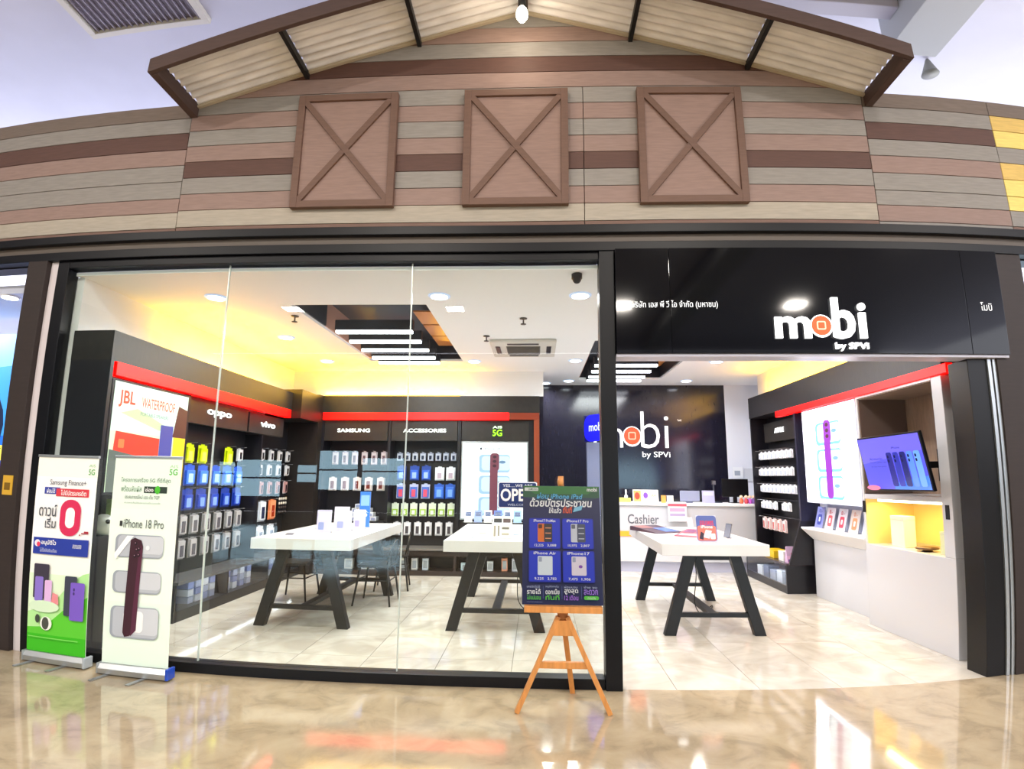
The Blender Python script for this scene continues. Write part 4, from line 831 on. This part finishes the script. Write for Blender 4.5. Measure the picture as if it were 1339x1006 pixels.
# middle table
stand_card('price_display', -.36, 5.80, TZ, .21, .15, [('rect', 0, 0, 1, 1, '#f2efe8'), ('rect', .1, .12, .2, .85, '#9a9080'), ('rect', .3, .15, .38, .85, '#8a8478'), ('rect', .5, .2, .85, .35, '#b0a898'), ('rect', .5, .6, .85, .75, '#6a665e')], 'cream price board with small pictures at front of middle table', lean=.35)
stand_card('price_display', -.37, 6.02, TZ, .21, .20, [('rect', 0, 0, 1, 1, '#f4f4f2'), ('rect', .08, .62, .48, .88, '#4a4a4e'), ('rect', .55, .62, .92, .88, '#6a5a5a')], 'taller white card with two dark pictures on middle table', lean=.1)
for i, (x, y, c, l) in enumerate([(-.70, 5.9, '#c8ccd8', 'silver phone lying at left front of middle table'), (-.62, 6.4, '#d8d2c8', 'cream phone lying on left of middle table'), (-.25, 6.3, '#a8b8d8', 'bluish phone lying behind the cards on middle table'), (-.05, 6.1, '#b8b8bc', 'grey phone lying next to the easel side of middle table'), (-.52, 6.9, '#e0e0e6', 'white phone lying at back of middle table')]): mobile(x, y, .2*i, c, l, False)

# ------------------------------------------------------------------ OPEN sign on the glass
t = thing('open_sign', 'blue sign with white letters reading OPEN hung inside the glass', 'sign', (-.30, FY-.006, 1.26))
MB().box(0, .30, .0, .012, 0, .195, mat('#1a2a5a', .3)).build('board', t, bev=.002)
p = Print((0, -.001, 0), PX, PZ, .30, .195); p.rrect(.0, .0, 1, 1, .015, '#e8eef8'); p.rrect(.025, .04, .975, .96, .012, '#16306e')
p.text('YES.....WE ARE', .12, .80, .88, .91, '#e8eef8', .02); p.text('OPEN', .07, .26, .93, .74, '#ffffff', .06); p.text('WELCOME', .25, .09, .75, .17, '#c8d4f0', .01); p.build('print', t)

# ------------------------------------------------------------------ easel and poster
WDO = mat('#c98848', .45, noise=(5, .15, (8, 8, 1)))
t = thing('easel', 'light wooden easel standing before the glass', 'easel', (.17, 3.90, 0))
MB().bar((-.30, -.06, 0), (-.03, .0, .585), .03, .05, WDO, up=(0, 1, 0)).build('leg', t, bev=.002)
MB().bar((.30, -.06, 0), (.03, .0, .585), .03, .05, WDO, up=(0, 1, 0)).build('leg', t, bev=.002)
MB().bar((.08, .30, 0), (.0, .045, .60), .035, .03, WDO, up=(0, 1, 0)).build('rear_leg', t, bev=.002, label='darker rear leg of the easel')
MB().box(-.165, .165, -.045, -.015, .27, .31, WDO).build('crossbar', t, bev=.002)
MB().prism([(-.085, .47), (.085, .47), (.045, .565), (-.045, .565)], (0, .0, 0), PX, PZ, .03, WDO).build('hinge_block', t, bev=.002)
MB().box(-.035, .035, .004, .03, .56, .64, WDO).build('neck', t); MB().box(-.255, .255, -.085, .02, .625, .665, WDO).build('ledge', t, bev=.003)
MB().bar((0, .012, .62), (0, .16, 1.5), .04, .02, WDO, up=(0, 1, 0)).build('mast', t, bev=.002)
t = thing('easel_poster', 'dark blue phone instalment poster standing on the wooden easel', 'poster', (.165, 3.86, .667))
MB().hexa([(-.265, 0, 0), (.27, 0, 0), (.27, .008, 0), (-.265, .008, 0), (-.265, .14, .765), (.27, .14, .765), (.27, .148, .765), (-.265, .148, .765)], mat('#141c50', .4)).build('board', t)
up_ = Vector((0, .14, .765)); p = Print((-.265, -.001, 0), PX, up_, .535, .777, rough=.35, e=.25)
p.rect(0, 0, 1, 1, '#111a52'); p.poly([(0, .9), (1, .9), (1, 1), (0, 1)], '#1c5a3a'); p.poly([(.15, .93), (.85, .93), (1, 1), (0, 1)], '#2c7a34'); p.poly([(0, .9), (1, .9), (.8, .86), (.2, .86)], '#163a52')
p.rrect(.02, .955, .20, .985, .004, '#e8f0e8'); p.text('SAMSUNG', .07, .96, .19, .98, '#1a3a2a', .02); p.text('mobi', .84, .955, .97, .99, '#ffffff', .04)
p.text('ผ่อน iPhone iPad', .18, .885, .78, .94, '#58b8e8', .03, .2); p.text('ด้วยบัตรประชาชน', .09, .815, .90, .895, '#ffffff', .05, .15)
p.text('ให้แล้ว', .34, .76, .50, .81, '#ffffff', .05, .15); p.text('ทันที', .52, .76, .64, .82, '#ff6a3a', .05, .15); p.poly([(.65, .77), (.76, .79), (.78, .83), (.67, .81)], '#8ad0f0')
cells = [(.08, .455, .485, .715, 'iPhone17 ProMax', '12,225', '3,088'), (.505, .455, .905, .715, 'iPhone17 Pro', '10,975', '2,807'), (.08, .18, .485, .44, 'iPhone Air', '9,225', '2,782'), (.505, .18, .905, .44, 'iPhone17', '7,475', '1,906')]
for i, (a, b, c, d, nm, p1, p2) in enumerate(cells):
    p.rrect(a, b, c, d, .012, '#1424a8'); p.rrect(a+.01, b+.008, c-.01, d-.008, .010, '#1834d0')
    w = c-a; h = d-b; p.text(nm, a+.15*w, d-.13*h, c-.15*w, d-.04*h, '#ffffff', .03)
    col = ['#f07828', '#d8dce6', '#e6f0f8', '#ece2f0'][i]; m0 = a+.28*w if i < 2 else a+.28*w
    p.rrect(m0, b+.22*h, m0+(.25*w if i < 2 else .46*w), b+.82*h, .008, col)
    if i < 2:
        p.rrect(m0+.2*w, b+.22*h, m0+.46*w, b+.82*h, .008, '#3a3438' if i == 0 else '#50566a')
        for q in range(3): p.rect(m0+.24*w, b+(.32+.17*q)*h, m0+.42*w, b+(.35+.17*q)*h, '#f0a070' if i == 0 else '#c8ccd8')
        p.rrect(m0+.02*w, b+.66*h, m0+.14*w, b+.79*h, .004, '#5a2a10' if i == 0 else '#6a6e7a')
    else:
        p.rrect(m0+.03*w, b+.64*h, m0+.13*w, b+.79*h, .004, '#a8b0c4')
        if i == 3: p.ell(m0+.28*w, b+.5*h, .06*w, .05*h, '#8a4ab8')
    p.text(p1, a+.18*w, b+.06*h, a+.46*w, b+.15*h, '#ffffff', .02); p.text(p2, a+.58*w, b+.06*h, a+.86*w, b+.15*h, '#ffffff', .02)
for i, (a, s1, s2, c2, s0) in enumerate([(.06, 'รายได้', 'ไม่แน่นอน', '#60d040', 'เครดิตไม่มี'), (.29, 'ดอกเบี้ย', 'ทันที', '#60d040', 'อนุมัติภายใน'), (.52, 'สูงสุด', '12 เดือน', '#b070e8', 'ผ่อนนาน'), (.76, 'สะดวก', 'ปลอดภัย', '#103018', 'ง่าย จบ')]):
    p.text(s0, a, .135, a+.16, .155, '#c8d0f0'); p.text(s1, a, .085, a+.17, .128, '#ffffff' if i < 3 else '#b080f0', .04)
    if i == 3: p.rrect(a, .045, a+.18, .075, .010, '#60d040'); p.text(s2, a+.04, .05, a+.14, .07, '#e8ffe0')
    else: p.text(s2, a, .04, a+.17, .08, c2, .04)
    if i: p.rect(a-.03, .05, a-.027, .15, '#6a7ac0')
p.text('*เงื่อนไขเป็นไปตามที่บริษัทกำหนด', .06, .018, .25, .028, '#8a94c8'); p.build('print', t)
tag(MB().lathe((0, 0, 0), [(.018, 0), (.022, .03), (.018, .055)], WDO, n=12).build('easel_knob', t, (0.0, .165, .765)), 'x', 'x')
for o in t.children:
    if o.name.startswith('easel_knob'):
        del o['label']; del o['category']; o.name = 'clip'

# ------------------------------------------------------------------ roll-up banners
def banner(x0, x1, y, h, label, base_c, draw, end_c, rz=0.):
    w = x1-x0; t = thing('roll_up_banner', label, 'banner', ((x0+x1)/2, y, 0), rz)
    MB().prism([(-.03, .012), (.05, .012), (.06, .04), (.04, .085), (-.01, .085), (-.035, .05)], (-w/2, .02, 0), PY, PZ, w, base_c).build('cassette', t, bev=.003)
    MB().box(w/2, w/2+.022, -.015, .08, .01, .09, end_c).build('end_cap', t, bev=.006); MB().box(-w/2-.015, -w/2, -.015, .08, .01, .088, ALU).build('end_cap', t, bev=.006)
    for fx in (-w*.3, w*.25): MB().bar((fx-.03, .04, .006), (fx-.06, -.16, .006), .03, .008, ALU).build('foot', t)
    MB().box(-w/2+.004, w/2-.004, .028, .031, .086, h, mat('#f4fff4', .5)).build('cloth', t); MB().box(-w/2, w/2, .02, .04, h, h+.02, ALU).build('top_rail', t, bev=.003)
    MB().tube([(0, .05, .09), (0, .05, h)], .008, STEEL, 8).build('pole', t)
    p = Print((-w/2+.004, .028, .086), PX, PZ, w-.008, h-.086, rough=.5); draw(p); p.build('print', t)
def b1(p):
    p.rect(0, 0, 1, 1, '#fbfdf4'); p.rect(0, .5, 1, .9, '#ffffff'); p.rect(0, 0, 1, .40, '#e4f8d8')
    p.poly([(0, 0), (1, 0), (1, .42), (.9, .41), (.7, .36), (.4, .24), (0, .20)], '#b8ee9e'); p.poly([(0, 0), (1, 0), (1, .30), (.6, .22), (.3, .13), (0, .12)], '#5ccc30'); p.rect(0, 0, 1, .09, '#3cbc18')
    p.text('AIS', .86, .955, .96, .97, '#9ac89a'); p.text('5G', .86, .915, .96, .945, '#6ab86a', .03)
    p.text('Samsung Finance+', .24, .85, .84, .885, '#556', 0); p.rect(.16, .81, .42, .845, '#3a4aa8'); p.rect(.36, .80, .90, .84, '#d83a48')
    p.text('ผ่อนได้', .20, .815, .34, .84, '#ffffff', .03); p.text('ไม่มีบัตรเครดิต', .44, .806, .86, .834, '#ffffff', .03)
    p.rrect(.46, .60, .80, .785, .085, '#d82858'); p.rrect(.555, .64, .705, .745, .042, '#ffffff'); p.text('ดาวน์', .10, .695, .40, .755, '#444a54', .02); p.text('เริ่ม', .22, .635, .40, .690, '#444a54', .02)
    p.text('.-', .80, .605, .88, .62, '#a02030', .03); p.rect(.88, .615, .95, .628, '#a02838')
    p.rect(.05, .50, .97, .585, '#2038a0'); p.ell(.12, .555, .05, .018, '#f0e8f8'); p.ell(.14, .55, .03, .012, '#e83a5a'); p.text('อนุมัติไว', .19, .543, .44, .575, '#ffffff', .04); p.text('ไม่ใช้สลิปเงินเดือน', .17, .512, .46, .532, '#d8e0ff'); p.text('สแกนเลย', .72, .54, .86, .56, '#ffffff')
    p.rrect(.10, .275, .36, .45, .01, '#3a3444'); p.rrect(.13, .26, .27, .385, .012, '#8a74d0'); p.rrect(.30, .255, .42, .37, .012, '#e0b8e8'); p.poly([(.42, .25), (.55, .25), (.53, .30), (.44, .31)], '#e89098')
    p.ell(.3, .235, .26, .03, '#d8f0d0'); p.ell(.2, .17, .04, .022, '#3a4438'); p.ell(.35, .15, .10, .035, '#f0f4ea'); p.ell(.34, .15, .06, .032, '#4a4e44')
    p.rrect(.64, .20, .84, .40, .012, '#3a3e50'); p.rrect(.74, .18, .97, .37, .012, '#7a5ac8'); p.ell(.8, .335, .015, .008, '#3a2a70'); p.ell(.8, .315, .015, .008, '#3a2a70'); p.rect(.05, .075, .9, .08, '#7cdc5c')
def b2(p):
    p.rect(0, 0, 1, 1, '#eafcee'); p.rect(0, .30, 1, .75, '#f0fdf2'); p.text('AIS', .83, .955, .95, .97, '#a8d8a0'); p.text('5G', .83, .92, .95, .95, '#5cc040', .04)
    p.text('โครงการเครื่อง 5G ที่ดีที่สุด', .12, .875, .86, .905, '#6a8a74', .01); p.text('พร้อมสัมผัส', .13, .835, .44, .865, '#7a9a80', .01); p.rect(.48, .83, .82, .862, '#2a3a30'); p.ell(.68, .846, .04, .02, '#4cc030'); p.text('ช่อง', .50, .836, .62, .857, '#ffffff', .04)
    p.text('ประสบการณ์ใหม่ แรง เต็ม TOP', .20, .80, .72, .82, '#6a7a70', .01); p.text('ตรวจสอบพื้นที่ให้บริการก่อนใช้งานทุกครั้ง', .20, .775, .74, .785, '#8a9a90')
    p.rrect(.16, .665, .20, .69, .004, '#2a2a2a'); p.text('iPhone 18 Pro', .22, .658, .82, .70, '#5a6460', .0)
    for v0, v1 in ((.515, .625), (.345, .45), (.13, .28)):
        p.rrect(.12, v0, .84, v1, .04, '#9aa2ae'); p.rrect(.16, v0+.006, .84, v1-.004, .035, '#b8bec8'); p.rrect(.40, v0+.02, .84, v1-.006, .03, '#cfd4dc')
    p.poly([(.12, .53), (.30, .62), (.4, .62), (.14, .50)], '#ffffff'); p.rrect(.32, .16, .62, .26, .03, '#f4f6f8'); p.ell(.62, .565, .03, .012, '#e8eef4')
    p.poly([(.32, .155), (.35, .135), (.42, .14), (.52, .17), (.55, .57), (.52, .60), (.42, .612), (.36, .60)], '#3a1424'); p.poly([(.44, .14), (.52, .17), (.55, .55), (.52, .58), (.50, .56)], '#55203a')
    for u, v in ((.44, .585), (.46, .555), (.44, .525), (.50, .56), (.50, .53)): p.ell(u, v, .022, .009, '#1c0812'); p.ell(u-.004, v+.002, .008, .003, '#a87a90')
banner(-3.955, -3.39, 4.075, 1.59, 'white and green roll-up banner with a large red zero, standing at far left', ALU, b1, mat('#a8b0b8', .4))
banner(-3.215, -2.655, 4.03, 1.60, 'pale mint roll-up banner showing one dark red phone, with blue end cap', ALU, b2, mat('#1c48b8', .3))
